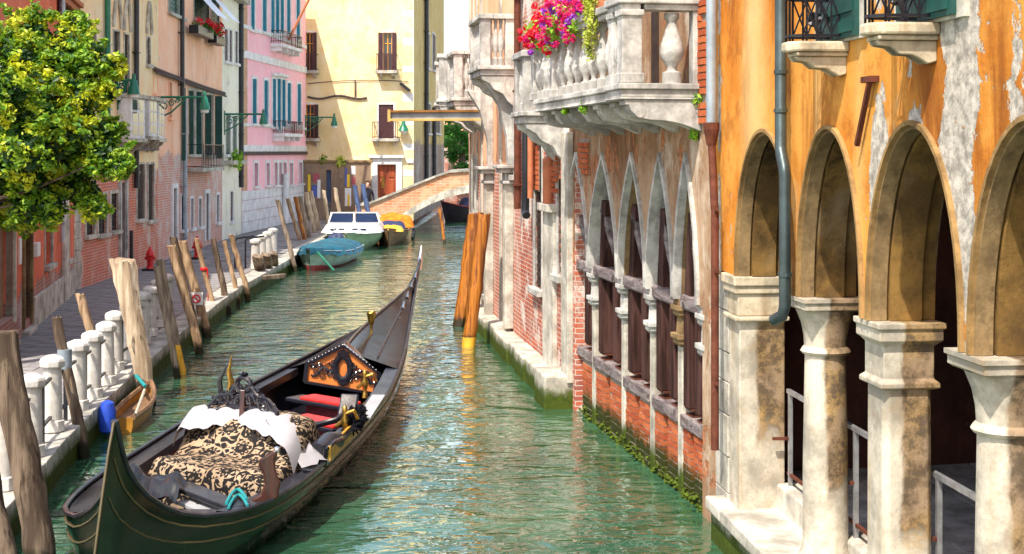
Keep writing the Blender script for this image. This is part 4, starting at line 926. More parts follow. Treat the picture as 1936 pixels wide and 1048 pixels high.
# 3 peach house
f3, r3 = house('peach_house', 'tall peach plaster house with dark green shutters and red flower boxes', (-10.35, 49.1), (-10.16, 39.5), 9.6, 'peach_plaster')
P3 = [f3.rect(290, 146, 297, 176), f3.rect(319, 156, 324, 222)]; GS = [f3.rect(357, 172, 367, 292), f3.rect(370, 174, 382, 292), f3.rect(390, 180, 402, 294)]
U3 = [f3.rect(318, -6, 346, 28), f3.rect(366, -6, 394, 40), f3.rect(399, -6, 413, 50)]
L3 = [f3.rect(342, 371, 349, 434), f3.rect(360, 376, 365, 431), f3.rect(375, 376, 380, 428), f3.rect(409, 369, 414, 420)]
D3 = [f3.rect(325, 356, 332, 474), f3.rect(387, 366, 393, 455)]
put_wall(f3, r3, P3 + GS + U3 + L3 + D3, 9.6, 'peach_plaster')
for h in P3: window(r3, h, 'peach_plaster', sw=.05)
for k, h in enumerate(GS): window(r3, h, 'white_stone', 'shutter_green', '', sw=.1, pane='shutter_dark')
for x0, x1, y0, y1 in ((342, 351, 166, 304), (356, 366, 172, 292), (370, 381, 174, 292), (386, 400, 180, 294), (405, 420, 182, 300)):
    u = f3.uz(x0, 0)[0]; Yw = f3.P(u).y; pj = (x1 - x0) * Yw / F; c, d = H - (y1 - HY) * Yw / F, H - (y0 - HY) * Yw / F; m = MB().box(u - .02, u + .02, .03, pj, c, d)
    for k in range(22): z = c + (d - c) * (k + .2) / 22; m.box(u + .02, u + .032, .07, pj - .04, z, z + (d - c) / 22 * .6)
    m.build('shutter', 'shutter_green', r3)
for h in U3: window(r3, h, 'white_stone', 'shutter_green', 'C', sw=.08)
for h in L3: window(r3, h, 'trim_white', bars=True, sw=.09)
for h in D3:
    d = MB().box(h[0], h[1], -.19, -.15, h[2], h[3]).build('door', 'pipe_grey', r3); m = MB().box(h[0] - .14, h[0], -.1, .06, h[2], h[3] + .14); m.box(h[1], h[1] + .14, -.1, .06, h[2], h[3] + .14); m.box(h[0], h[1], -.1, .06, h[3], h[3] + .14); m.build('door_frame', 'trim_white', d, False, .01)
m = MB(); pts = [(f3.uz(px, 0)[0], .06, f3.uz(px, py)[1]) for px, py in ((288, 130), (318, 142), (350, 153), (385, 166), (421, 177))]
m.tube(pts, .06, 8); m.tube([(p[0], p[1] + .06, p[2] - .1 + .03 * (i % 2)) for i, p in enumerate(pts)], .035, 6); m.build('cable_bundle', 'cable', r3, True)
a, b, c, d = f3.rect(353, 293, 397, 324, 0)
ba = MB().box(a, b, 0, .5, c, c + .12).build('balcony_slab', 'white_stone', r3, False, .012); m = MB()
for z in (.16, .85): m.box(a + .02, b - .02, .46, .49, c + z, c + z + .025); m.box(a + .02, a + .05, .02, .46, c + z, c + z + .025); m.box(b - .05, b - .02, .02, .46, c + z, c + z + .025)
n = int((b - a) / .26)
for k in range(n + 1):
    uu = a + .03 + (b - a - .06) * k / n; m.box(uu - .01, uu + .01, .465, .485, c + .12, c + .86)
    if k % 2: m.tube([(uu + .045 * cos(t), .475, c + .5 + .12 * sin(t)) for t in [i * pi / 4 for i in range(9)]], .012, 4)
m.build('railing', 'iron', ba)
downpipe(r3, f3.uz(343, 0)[0], .5, 5.2, .07, 'pipe_blue', .11); downpipe(r3, f3.uz(338, 0)[0], 5.2, 9.5, .07, 'pipe_black', .11)
for (x0, x1, y0) in ((368, 394, -8), (398, 415, -2)):
    a, b, c, d = f3.rect(x0, y0, x1, y0 + 30); m = MB(); n = 8
    m.strip([(a + (b - a) * k / n, .05, d) for k in range(n + 1)], [(a + (b - a) * k / n, .75, c - .25 + .03 * (k % 2)) for k in range(n + 1)]); m.build('awning', 'awning', r3)
cornice(f3, r3, 9.58, 'white_stone')
# 4 pale narrow house
f4, r4 = house('pale_house', 'narrow pale cream house with bracketed cornice between peach and pink', (-10.42, 52.9), (-10.35, 49.1), 10.0, 'pale_plaster')
W4 = [f4.rect(426, 216, 435, 292), f4.rect(439, 220, 447, 292), f4.rect(424, 56, 430, 116), f4.rect(433, 58, 438, 118), f4.rect(444, 60, 449, 120), f4.rect(435, 363, 440, 418)]
put_wall(f4, r4, W4, 9.7, 'pale_plaster')
for k, h in enumerate(W4): window(r4, h, 'trim_white', 'shutter_green' if k < 2 else 'shutter_brown', 'C', sw=.07)
cornice(f4, r4, 9.6, 'white_stone', .45)
for k in range(7): uu = .2 + k * .55; MB().box(uu, uu + .16, 0, .4, 9.18, 9.34).build('modillion', 'white_stone', r4, False, .01)
downpipe(r4, f4.uz(453, 0)[0] + .1, 2.2, 9.2, .09, 'pipe_black')
a, b, c, d = f4.rect(424, 300, 450, 306); MB().box(a, b, 0, .35, c - .1, c + .05).build('window_ledge', 'white_stone', r4, False, .01)
# 5 pink house
f5, r5 = house('pink_house', 'bright pink house with white bands, teal shutters and small balconies', (-9.6, 64.0), (-10.42, 52.9), 10.9, 'pink_plaster')
rows = [[(474, 0, 481, 57), (496, -2, 504, 61), (512, -4, 519, 64), (521, -4, 528, 64), (530, -4, 536, 64), (542, -2, 549, 66), (560, 0, 567, 76)],
        [(477, 150, 485, 234), (499, 153, 507, 235), (515, 150, 521, 240), (524, 150, 531, 246), (533, 152, 539, 240), (543, 158, 550, 235), (562, 160, 569, 237)],
        [(480, 309, 487, 352), (503, 309, 509, 350), (518, 308, 524, 350), (527, 308, 532, 350), (535, 308, 541, 350), (547, 309, 553, 349), (565, 308, 571, 347)]]
Hs = [[f5.rect(*r_) for r_ in row] for row in rows]
put_wall(f5, r5, sum(Hs, []), 10.9, 'pink_plaster')
for ri, row in enumerate(Hs):
    for k, h in enumerate(row): window(r5, h, 'trim_white', 'shutter_teal', 'o' if ri < 2 else '', pane='frame_grey' if ri < 2 else 'glass', lintel=(ri == 1 and k in (2, 3, 4)), sw=.13, frame='frame_grey' if ri < 2 else None)
band(f5, r5, 118, 520, .3); band(f5, r5, 70, 520, .16, .06); band(f5, r5, 281, 520, .26); band(f5, r5, 290, 520, .14, .1, 'cable', 'gutter_line'); band(f5, r5, 240, 520, .12, .05)
for (x0, x1, yb, yt, mt) in ((511, 549, 88, 65, 'iron'), (515, 550, 253, 231, 'shutter_brown')):
    a, b, c, d = f5.rect(x0, yt, x1, yb); s = MB().box(a, b, 0, .55, c - .14, c).build('balcony_slab', 'trim_white', r5, False, .01)
    for k in range(4): uu = a + .1 + (b - a - .3) * k / 3; MB().box(uu, uu + .14, 0, .45, c - .32, c - .14).build('bracket', 'trim_white', s)
    m = MB()
    for z in (.08, d - c): m.box(a, b, .5, .53, c + z, c + z + .03); m.box(a, a + .03, .03, .5, c + z, c + z + .03); m.box(b - .03, b, .03, .5, c + z, c + z + .03)
    for k in range(17): uu = a + .02 + (b - a - .04) * k / 16; m.box(uu - .012, uu + .012, .505, .525, c, d)
    for k in range(5): m.box(a + .004, a + .026, .05 + .09 * k, .07 + .09 * k, c, d); m.box(b - .026, b - .004, .05 + .09 * k, .07 + .09 * k, c, d)
    m.build('railing', mt, s)
z = .4; k = 0                                            # pale ashlar foot of the pink house
zt_ = f5.uz(525, 354)[1]
while z < zt_ - .1:
    u = 0; 
    while u < f5.L: Lb = 1.3 if (u or k % 2) else .65; e = min(u + Lb, f5.L); MB().box(u + .008, e - .008, 0, .05 + U(0, .008), z + .008, min(z + .42, zt_) - .008).build('ashlar_block', 'trim_white', r5, False, .01); u = e
    z += .42; k += 1
downpipe(r5, f5.uz(532, 0)[0], .5, 2.6, .14, 'trim_white', .18, False, 'flue')
a, b = sorted((f5.uz(457, 0)[0], f5.uz(466, 0)[0])); MB().box(a, b, 0, .04, zt_, 10.8).build('bare_brick_strip', 'brick_pale', r5)
MB().bar((f5.uz(528, 0)[0], .4, f5.uz(540, 80)[1]), (f5.uz(528, 0)[0] - 1.2, 1.6, f5.uz(540, 80)[1] + 3.0), .09).build('flagpole', 'terracotta', r5)
# 6 low wall and yellow house
lw = Fr((-6.55, 63.6), (-9.75, 63.4)); rlw = thing('garden_wall', 'old brown wall with blue doorway and posters before the yellow house', 'wall', lw.P(0), lw.rz)
dh = lw.rect(617, 322, 626, 425); m = MB(); wall(m, 0, lw.L, .3, lw.uz(640, 308)[1], [dh], .3); body(m, 0, lw.L, .3, lw.uz(640, 308)[1], .4); m.build('wall', 'brown_plaster', rlw)
MB().box(dh[0], dh[1], -.3, -.25, dh[2], dh[3]).build('door', 'blue_paint', rlw); MB().box(-.1, lw.L, -.45, .08, lw.uz(640, 308)[1], lw.uz(640, 308)[1] + .12).build('coping', 'stained_stone', rlw, False, .02)
for (x0, y0, x1, y1, mt) in ((582, 330, 587, 362, 'poster_yellow'), (592, 328, 604, 345, 'poster_red'), (600, 340, 606, 375, 'poster_white'), (590, 350, 600, 372, 'poster_blue'), (652, 318, 656, 352, 'poster_blue'), (656, 330, 661, 354, 'poster_yellow'), (652, 356, 664, 390, 'poster_white'), (657, 368, 661, 390, 'poster_yellow'), (664, 314, 672, 330, 'poster_white'), (665, 335, 672, 352, 'poster_red')):
    a, b, c, d = lw.rect(x0, y0, x1, y1); MB().box(a, b, .0, .012 + U(0, .01), c, d).build('poster', mt, rlw)
fy = Fr((-4.62, 64.5), (-10.2, 64.7)); ry = thing('yellow_house', 'pale yellow corner house with brown shutters and red wooden door', 'house', fy.P(0), fy.rz)
Y1 = [fy.rect(724, 62, 741, 134), fy.rect(578, 62, 592, 134), fy.rect(716, 198, 744, 262), fy.rect(578, 198, 594, 262)]; YD = fy.rect(714, 312, 749, 374)
m = MB(); wall(m, 0, fy.L, .3, 13.5, Y1 + [YD], .22); m.quad((0, 0, 13.5), (fy.L, 0, 13.5), (fy.L, -22, 13.5), (0, -22, 13.5)); m.quad((fy.L, 0, 0), (fy.L, -22, 0), (fy.L, -22, 13.5), (fy.L, 0, 13.5)); m.build('wall', 'yellow_plaster', ry)
def yel_win(h, sh, fr_, col='frame_orange'):
    w = window(ry, h, 'trim_white', 'shutter_brown', sh, frame=col, sw=.07, lintel=False)
    m = MB(); c = h[2]; a, b = h[0] - .25, h[1] + .25
    m.box(a, b, .42, .45, c + .75, c + .78); m.box(a, b, .42, .45, c + .05, c + .08)
    for k in range(15): uu = a + .015 + (b - a - .03) * k / 14; m.box(uu - .012, uu + .012, .425, .445, c, c + .75)
    for uu in (a, b - .03):
        for z in (.05, .75): m.box(uu, uu + .03, .0, .42, c + z, c + z + .03)
    m.build('railing', 'shutter_brown', w); MB().box(a - .05, b + .05, 0, .5, c - .14, c - .001).build('balcony_slab', 'white_stone', w, False, .01)
    for uu in (a + .1, b - .25): MB().prism([(0, c - .14), (.4, c - .14), (.3, c - .22), (0, c - .38)], uu, uu + .14, 'x').build('bracket', 'white_stone', w)
yel_win(Y1[0], 'LR', 0); yel_win(Y1[1], 'L', 0); yel_win(Y1[2], 'C', 0); yel_win(Y1[3], 'L', 0)
h = YD; d = MB().box(h[0], h[1], -.2, -.14, h[2], h[3]).build('door', 'door_wood', ry); c = (h[0] + h[1]) / 2
for (a, b) in ((h[0] + .05, c - .02), (c + .02, h[1] - .05)):
    for (z0, z1) in ((.1, .55), (.62, .95)): MB().box(a + .05, b - .05, -.14, -.11, h[2] + (h[3] - h[2]) * z0 * 1.0, h[2] + (h[3] - h[2]) * z1).build('door_panel', 'door_wood', d, False, .015)
MB().box(c + .12, c + .26, -.11, -.08, h[2] + .45, h[2] + .95).build('letter_plate', 'gold', d)
m = MB().box(h[0] - .28, h[0], -.1, .1, h[2] - .1, h[3] + .02); m.box(h[1], h[1] + .28, -.1, .1, h[2] - .1, h[3] + .02); m.box(h[0] - .28, h[1] + .28, -.1, .1, h[3] + .02, h[3] + .32); m.box(h[0] - .4, h[1] + .4, 0, .22, h[3] + .32, h[3] + .46); m.build('door_frame', 'trim_white', d, False, .015)
zb2 = fy.uz(650, 304)[1]; MB().box(YD[1] + .7, fy.L, 0, .1, zb2 - .1, zb2 + .1).build('string_course', 'yellow_plaster', ry, False, .02); MB().box(0, YD[0] - .5, 0, .08, zb2 - .12, zb2 + .06).build('string_course', 'trim_white', ry, False, .02)
z = 1.2; k = 0
while z < 13: h_ = U(.34, .5); MB().box(.0, .5 if k % 3 == 0 else .3, 0, .012 if k % 3 == 0 else .008, z, z + h_ * .8).build('quoin', 'yellow_plaster' if k % 3 else 'trim_white', ry); z += h_; k += 1
m = MB()
for (p0, p1) in (((585, 183), (690, 187)),): m.tube([(fy.uz(px, 0)[0], .06, fy.uz(px, 184 + 3 * sin((px - 585) / 12))[1]) for px in range(582, 695, 7)], .05, 6)
m.tube([(fy.uz(px, 0)[0], .05, fy.uz(px, 152 + 8 * ((px - 700) / 130) ** 2)[1]) for px in range(582, 782, 10)], .018, 4); m.tube([(fy.uz(672, 0)[0], .06, fy.uz(672, 184)[1]), (fy.uz(672, 0)[0], .06, fy.uz(672, 152)[1])], .035, 5); m.build('cable_bundle', 'cable', ry)
a, c = fy.uz(758, 158); MB().bar((a, .1, c), (a - .45, .2, c - .35), .2, .12).build('floodlight', 'pipe_black', ry)
fs = Fr((-4.3, 87), (-4.61, 64.52)); rs = ry
sd_ = thing('side_wing', 'flank of the yellow house facing the water, shade painted into its colour', 'house', fs.P(0), fs.rz)
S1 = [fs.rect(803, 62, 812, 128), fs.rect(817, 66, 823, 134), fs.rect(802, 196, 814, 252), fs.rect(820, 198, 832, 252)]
m = MB(); wall(m, 0, fs.L, .3, 13.5, S1, .2); m.build('wall', 'yellow_plaster_shaded', sd_)
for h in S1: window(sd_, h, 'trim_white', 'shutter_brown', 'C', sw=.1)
downpipe(sd_, fs.uz(801, 0)[0], 1.3, 13, .12, 'pipe_black', .15); downpipe(sd_, fs.uz(816, 0)[0], 1.3, 6, .12, 'pipe_black', .15)
# ------------------------------------------------------------------ gondola
GL = (-2.8, 16.0, 0.0); gd = thing('gondola', 'long black and green gondola with raised stern and bow on the green canal', 'gondola', GL)
GY = [10.6, 10.78, 11.05, 11.45, 12.0, 13.0, 14.5, 16, 17.5, 19, 20.5, 22, 23.5, 25, 26, 26.6]
XR = [-3.052, -3.02, -2.88, -2.62, -2.25, -1.98, -1.80, -1.655, -1.565, -1.545, -1.575, -1.635, -1.69, -1.74, -1.76, -1.768]
XL = [-3.072, -3.12, -3.32, -3.62, -3.9, -3.98, -3.87, -3.73, -3.5, -3.15, -2.74, -2.3, -2.0, -1.86, -1.80, -1.776]
ZG = [1.51, 1.12, .78, .55, .48, .47, .48, .5, .53, .6, .7, .83, .98, 1.15, 1.33, 1.5]
ZK = [-.15, -.15, -.15, -.15, -.15, -.15, -.15, -.15, -.15, -.13, -.08, .05, .35, .78, 1.12, 1.44]
def crv(ys, v, x):                                       # smooth interpolation (monotone-ish Catmull-Rom)
    i = max(0, min(len(ys) - 2, int(np.searchsorted(ys, x)) - 1)); t = (x - ys[i]) / (ys[i+1] - ys[i])
    p0, p1, p2, p3 = v[max(i-1, 0)], v[i], v[i+1], v[min(i+2, len(v)-1)]
    h0 = ys[i+1] - ys[i]; m1 = (p2 - p0) / (ys[i+1] - ys[max(i-1, 0)]) * h0; m2 = (p3 - p1) / (ys[min(i+2, len(v)-1)] - ys[i]) * h0
    return (2*t**3-3*t**2+1)*p1 + (t**3-2*t**2+t)*m1 + (-2*t**3+3*t**2)*p2 + (t**3-t**2)*m2
SS = [10.6, 10.64, 10.7, 10.78, 10.88, 11.0, 11.15, 11.3, 11.5, 11.75] + list(np.linspace(12.0, 26.6, 60))
def gw(y): return crv(GY, XL, y), crv(GY, XR, y), crv(GY, ZG, y)
def hull_rows(inset=0.0, drop=0.0):
    rowsL, rowsR = [], []
    for y in SS:
        xl, xr, zg = gw(y); zk = float(np.interp(y, GY, ZK)); c = (xl + xr) / 2; hw = max((xr - xl) / 2 - inset, .004); zg -= drop
        st = max(0, 1 - (y - 10.6) / 1.1)                   # stern post leans toward the camera as it goes down
        L_, R_ = [], []
        for s_, k in ((0, 1), (.12, 1.0), (.3, .975), (.5, .92), (.7, .82), (.86, .68), (1, .42)):
            z = zg + (zk - zg) * s_; yy = y - .36 * st * st * (s_ ** .7); cx = c - .13 * st * s_; bul = 1 + (.9 * st * s_ * (1 - s_) if st else 0)
            h_ = hw * k * bul if y > 10.61 else .008
            L_.append((cx - h_, yy, z)); R_.append((cx + h_, yy, z))
        L_.append((c - .13 * st, yy, zk - .02)); R_.append((c - .13 * st, yy, zk - .02)); rowsL.append(L_); rowsR.append(R_)
    return rowsL, rowsR
RL, RR = hull_rows(); m = MB(GL)
for rows_ in (RL, RR):
    n = len(rows_[0]); m.add([p for r_ in rows_ for p in r_], [(i*n+j, i*n+j+1, (i+1)*n+j+1, (i+1)*n+j) for i in range(len(rows_) - 1) for j in range(n - 1)])
hull = m.build('hull', 'hull_green', gd, True)
IL, IR = hull_rows(.035, .01); m = MB(GL)
for rows_ in (IL, IR):
    n = 6; m.add([p for r_ in rows_ for p in r_[:n]], [(i*n+j, i*n+j+1, (i+1)*n+j+1, (i+1)*n+j) for i in range(len(rows_) - 1) for j in range(n - 1)])
m.build('lining', 'lacquer', gd, True)
for side, rows_ in ((0, RL), (1, RR)):
    sg = -1 if side == 0 else 1
    MB(GL).tube([(r_[0][0], r_[0][1], r_[0][2] + .008) for r_ in rows_], .022, 6).build('gunwale', 'lacquer_worn', gd, True)
    for idx, mt, rr in ((1, 'piping', .009), (2, 'piping', .008)):
        MB(GL).tube([(r_[idx][0] + sg * .004, r_[idx][1], r_[idx][2]) for r_ in rows_[1:46 if idx == 1 else 30]], rr, 5).build('piping', mt, hull, True)
MB(GL).tube([(RL[0][k][0] + .005, RL[0][k][1] - .012, RL[0][k][2]) for k in range(8)], .011, 6).build('stern_post', 'piping', hull, True)
# side decks
def deck_strip(y0, y1, w0, w1, side, dz=-.02, n=20):
    m = MB(GL); A, B = [], []
    for k in range(n + 1):
        y = y0 + (y1 - y0) * k / n; xl, xr, zg = gw(y); w = w0 + (w1 - w0) * k / n
        if side < 0: A.append((xl + .02, y, zg + dz)); B.append((xl + w, y, zg + dz + .02))
        else: A.append((xr - .02, y, zg + dz)); B.append((xr - w, y, zg + dz + .02))
    m.strip(A, B); m.strip(B, [(p[0], p[1], p[2] - .1) for p in B]); return m
for s_ in (-1, 1): deck_strip(11.9, 19.0, .26, .2, s_).build('side_deck', 'lacquer_worn', gd, True)
# stern deck
m = MB(GL); A, B, C_ = [], [], []
for k in range(16):
    y = 10.72 + (12.1 - 10.72) * k / 15; xl, xr, zg = gw(y); zz_ = min(zg - .03, .8); A.append((xl + .02, y, zz_)); C_.append(((xl + xr) / 2, y, zz_ + .0)); B.append((xr - .02, y, zz_))
m.strip(A, C_); m.strip(C_, B); m.build('stern_deck', 'lacquer', gd, True)
# floor, risers, planks
m = MB(GL); A, B = [], []
for k in range(20):
    y = 12 + 7.2 * k / 19; xl, xr, zg = gw(y); A.append((xl + .2, y, .1)); B.append((xr - .2, y, .1))
m.strip(A, B); m.build('floor', 'lacquer', gd)
def gp(px, py, z): return g(px, py, z)
def plank(p, q, w, h, mt, nm='thwart'): return MB(GL).bar(p, q, w, h).build(nm, mt, gd, False, .008)
plank(gp(340, 918, .45), gp(455, 962, .45), .2, .05, 'lacquer_worn'); plank(gp(352, 948, .36), gp(440, 985, .36), .18, .04, 'grey_plank')
plank(gp(300, 965, .4), gp(400, 1000, .4), .22, .05, 'lacquer_worn', 'stern_plank'); plank(gp(290, 990, .34), gp(350, 1010, .34), .2, .04, 'lacquer', 'stern_plank')
MB(GL).bar(gp(372, 925, .46), gp(372, 950, .4), .02).build('iron_hook', 'iron', gd)
# black vinyl cover thrown over the stern
m = MB(GL); n = 14; c0, c1, c2, c3 = gp(236, 935, .5), gp(250, 880, .62), gp(352, 905, .55), gp(330, 945, .48); rows_ = []
for i in range(n + 1):
    r_ = []
    for j in range(n + 1):
        a, b = i / n, j / n; p = c0 * (1-a)*(1-b) + c1 * (1-a)*b + c2 * a*b + c3 * a*(1-b)
        p.z += .05 * sin(a * 7 + b * 3) * b + .04 * sin(b * 9 + a * 4) + .02 * sin(a * 17); p.y += .04 * sin(a * 9); r_.append(p)
    rows_.append(r_)
for i in range(n): m.strip(rows_[i], rows_[i + 1])
m.build('vinyl_cover', 'black_vinyl', gd, True)
# loveseat under damask drape
sf = bpy.data.objects.new('loveseat', None)
def smooth_grid(P, nm, mt, parent, thick=0):
    m = MB(GL); n = len(P[0]); m.add([p for r_ in P for p in r_], [(i*n+j, i*n+j+1, (i+1)*n+j+1, (i+1)*n+j) for i in range(len(P) - 1) for j in range(n - 1)])
    return m.build(nm, mt, parent, True)
FL, FRr, BR, BL = Vector((-3.52, 13.42, 0)), Vector((-2.27, 12.72, 0)), Vector((-2.0, 14.1, 0)), Vector((-3.3, 14.75, 0))
prof = [(-.02, .15), (-.035, .35), (-.035, .53), (-.015, .575), (.03, .592), (.2, .58), (.36, .565), (.44, .575), (.5, .62), (.57, .73), (.65, .84), (.73, .895), (.85, .91), (.96, .9), (1.0, .84), (1.02, .5), (1.02, .2)]
P = []
NU = 30
for (v, z) in prof:
    r_ = []
    for j in range(NU + 1):
        u = -.02 + 1.04 * j / NU; a = FL.lerp(FRr, u); b = BL.lerp(BR, u); p = a.lerp(b, v); e = max(0, abs(u - .5) - .36) / .16
        hump = .03 * (1 - (2 * u - 1) ** 2) if v > .6 else 0
        zz_ = z + hump * (v - .5) + .012 * sin(u * 23 + v * 9) + .012 * sin(v * 31 + u * 7) - (.03 * e * e) - (.22 * max(0, abs(u - .5) - .48) / .04 * (z - .2) if abs(u - .5) > .48 else 0)
        p = p + Vector((0, .02 * sin(u * 31) * (1 if z < .5 else .3), 0)); r_.append(Vector((p.x, p.y, zz_)))
    P.append(r_)
# skirts on both sides
for r_ in P:
    s0 = r_[0].copy(); s1 = r_[-1].copy(); s0.z = .2; s1.z = .2; r_.insert(0, s0); r_.append(s1)
seat = smooth_grid(P, 'damask_drape', 'damask', gd)
# white cloth along the back and down the right side
bt = [P[11][k].copy() for k in range(1, NU + 2)]
Q = []
for dz, dy in ((-.1, -.2), (-.02, -.12), (.035, -.04), (.03, .08), (-.12, .13)):
    Q.append([Vector((p.x + dy * .3, p.y + (dy if dy > 0 else dy * (.25 + 1.5 * min(1, abs(k / NU - .47) * 2.4))) * 1.3, p.z + dz - (.1 if k > NU * .8 else 0) * (k - NU * .8) / 6 + .015 * sin(k * 1.7 + dy * 40))) for k, p in enumerate(bt)])
smooth_grid(Q, 'white_cloth', 'white_cloth', gd)
p0 = bt[-9]; Q = [[p0.lerp(Vector((-1.93, 13.55, .5)), t) + Vector((.07 * w + .03 * sin(t * 9 + w * 4), .17 * w, .03 * sin(w * 5 + t * 6) + .02)) for w in (-1.2, -.6, 0, .6, 1.2)] for t in [k / 8 for k in range(9)]]
smooth_grid(Q, 'white_cloth', 'white_cloth', gd)
# carved black crest
cc = FL.lerp(FRr, .47).lerp(BL.lerp(BR, .47), .86) + Vector((-.04, -.12, .98)); ax = (BR - BL).normalized()
m = MB(GL)
def cp(a, b): return cc + ax * a * 1.05 + Vector((0, .1 * b, b * 1.05))
def spiral(a0, b0, r, s_, turns=1.6, th0=0, w=.016): m.tube([cp(a0 + s_ * (r * (1 - t * .8)) * cos(th0 + t * turns * 2 * pi), b0 + (r * (1 - t * .8)) * sin(th0 + t * turns * 2 * pi)) for t in [i / 16 for i in range(17)]], [w * (1 - .4 * i / 16) for i in range(17)], 5)
for s_ in (-1, 1):
    m.tube([cp(s_ * x, -.05 + .1 * x * x * .8 + .035 * sin(x * 14)) for x in np.linspace(0, .42, 12)], .022, 6); m.tube([cp(s_ * x, .22 - .55 * x + .02 * sin(x * 26)) for x in np.linspace(.05, .42, 12)], .02, 6)
    for (a, b, r) in ((.08, .05, .06), (.18, .06, .055), (.27, .04, .05), (.35, .02, .04), (.14, .14, .045), (.23, .1, .035), (.06, .16, .04)): spiral(s_ * a, b, r, s_, 1.5, rnd() * 3)
    for a in (.1, .2, .3, .38): m.tube([cp(s_ * a, -.03), cp(s_ * (a - .03), .12 - a * .2)], .014, 5)
m.tube([cp(.085 * cos(t), .2 + .07 * sin(t)) for t in np.linspace(0, 2 * pi, 13)], .026, 6); m.tube([cp(.05 * sin(k * 2.4), .28 + .008 * k) for k in range(5)], .022, 6)
m.build('carved_crest', 'lacquer', gd, True)
MB(GL).bar(cc + Vector((.0, -.1, -.14)), cc + Vector((.0, -.02, .16)), .05, .03).build('crest_strut', 'forcola_wood', gd, False, .006)
p = cc + Vector((-.22, .35, .0)); MB(GL).tube([p, p + Vector((.02, .02, .18)), p + Vector((.0, 0, .3)), p + Vector((.03, 0, .46))], [.03, .035, .022, .006], 8).build('brass_finial', 'gold', gd, True)
MB(GL).tube([p + Vector((-.08, 0, .05)), p + Vector((-.1, 0, .2)), p + Vector((-.02, 0, .36))], [.03, .028, .008], 7).build('tassel', 'lacquer_worn', gd, True)
# oar rest
pc = g(497, 905, .62); Yf = pc.y
def fp(px, py, dy=0): v = at(px, py, 12.35 + dy); return v
outl = [(442, 972), (450, 955), (475, 945), (492, 935), (500, 915), (497, 895), (488, 880), (490, 868), (505, 860), (520, 850), (526, 858), (520, 870), (522, 890), (530, 915), (526, 940), (510, 958), (490, 970), (460, 976)]
fr_, bk_ = [fp(a, b, -.05) for a, b in outl], [fp(a, b, .07) for a, b in outl]; m = MB(GL); n = len(outl)
m.add(fr_ + bk_, [tuple(range(n)), tuple(range(2*n-1, n-1, -1))] + [(i, (i+1) % n, n + (i+1) % n, n + i) for i in range(n)]); m.build('oar_rest', 'forcola_wood', gd, False, .02)
MB(GL).tube([fp(522 + 2 * sin(k), 853 - 2 * k) for k in range(5)], [.03, .034, .03, .02, .006], 8).build('oar_rest_knob', 'chrome', gd, True)
MB(GL).tube([g(428 + 38 * t, 952 - 26 * sin(t * pi * .9), .5) for t in [k / 12 for k in range(13)]], .016, 8).build('rope', 'teal_rope', gd, True)
MB(GL).tube([g(432 + 36 * t, 960 - 24 * sin(t * pi * .95), .5) for t in [k / 12 for k in range(13)]], .014, 8).build('rope', 'teal_rope', gd, True)
# fore part: benches, panel, foredeck
def bench(a, b, w, mt, z, nm='bench'):
    q = MB(GL).bar(a, b, w, .05).build(nm, 'lacquer', gd, False, .01); d = (b - a)
    MB(GL).bar(a + d * .22 + Vector((0, 0, .04)), b - d * .02 + Vector((0, 0, .04)), w * .88, .05).build('cushion', mt, q, False, .02); return q
bench(gp(556, 752, .42), gp(672, 772, .42), .3, 'red_cushion', .4); bench(gp(540, 790, .4), gp(650, 812, .4), .34, 'red_cushion', .4)
MB(GL).bar(gp(580, 770, .3), gp(662, 790, .3), .03, .22).build('bench_skirt', 'maroon', gd); MB(GL).bar(gp(560, 815, .28), gp(640, 833, .28), .03, .22).build('bench_skirt', 'maroon', gd)
Yp = 19.0; pn = [(576, 722), (580, 689), (650, 654), (716, 706), (706, 744)]; fpn = [at(a, b, Yp) for a, b in pn]; m = MB(GL); n = 5
m.add(fpn + [p + Vector((0, .04, 0)) for p in fpn], [tuple(range(n)), tuple(range(2*n-1, n-1, -1))] + [(i, (i+1) % n, n + (i+1) % n, n + i) for i in range(n)]); pan = m.build('painted_panel', 'panel_orange', gd)
def pp_(px, py, d=.02): return at(px, py, Yp - d)
m = MB(GL)
for i in range(5): m.bar(pp_(*pn[i]), pp_(*pn[(i + 1) % 5]), .05, .035)
m.build('panel_frame', 'lacquer', pan)
m = MB(GL)
def sp_(px, py, r, s_, th0=0, turns=1.5): m.tube([pp_(px + s_ * r * (1 - t * .85) * cos(th0 + t * turns * 2 * pi), py + .9 * r * (1 - t * .85) * sin(th0 + t * turns * 2 * pi)) for t in [i / 14 for i in range(15)]], [.016 - .008 * i / 14 for i in range(15)], 5, True, .5)
for s_ in (-1, 1):
    X0 = 648
    for (dx, dy, r, t0) in ((18, -2, 8, 0), (30, 8, 10, 1), (45, 10, 8, 2), (24, 20, 8, 3), (38, 24, 9, 4), (52, 22, 7, 1), (14, 26, 6, 2), (56, 10, 5, 0)):
        yy = 690 + dy + s_ * dx * .16; sp_(X0 + s_ * dx, yy, r, s_, t0)
    m.tube([pp_(X0 + s_ * (12 + 48 * t), 694 + 20 * t + s_ * 48 * t * .16 + 6 * sin(t * 9)) for t in [i / 12 for i in range(13)]], .016, 5, True, .5)
m.build('scrollwork', 'lacquer', pan, True)
m = MB(GL); m.tube([pp_(648 + 14 * cos(t), 696 + 22 * sin(t), .025) for t in np.linspace(0, 2 * pi, 17)], .045, 7, False, .6); m.tube([pp_(640, 672), pp_(648, 666), pp_(658, 672)], .04, 6); m.tube([pp_(640, 720), pp_(648, 726), pp_(658, 722)], .035, 6); m.build('medallion_frame', 'lacquer', pan, True)
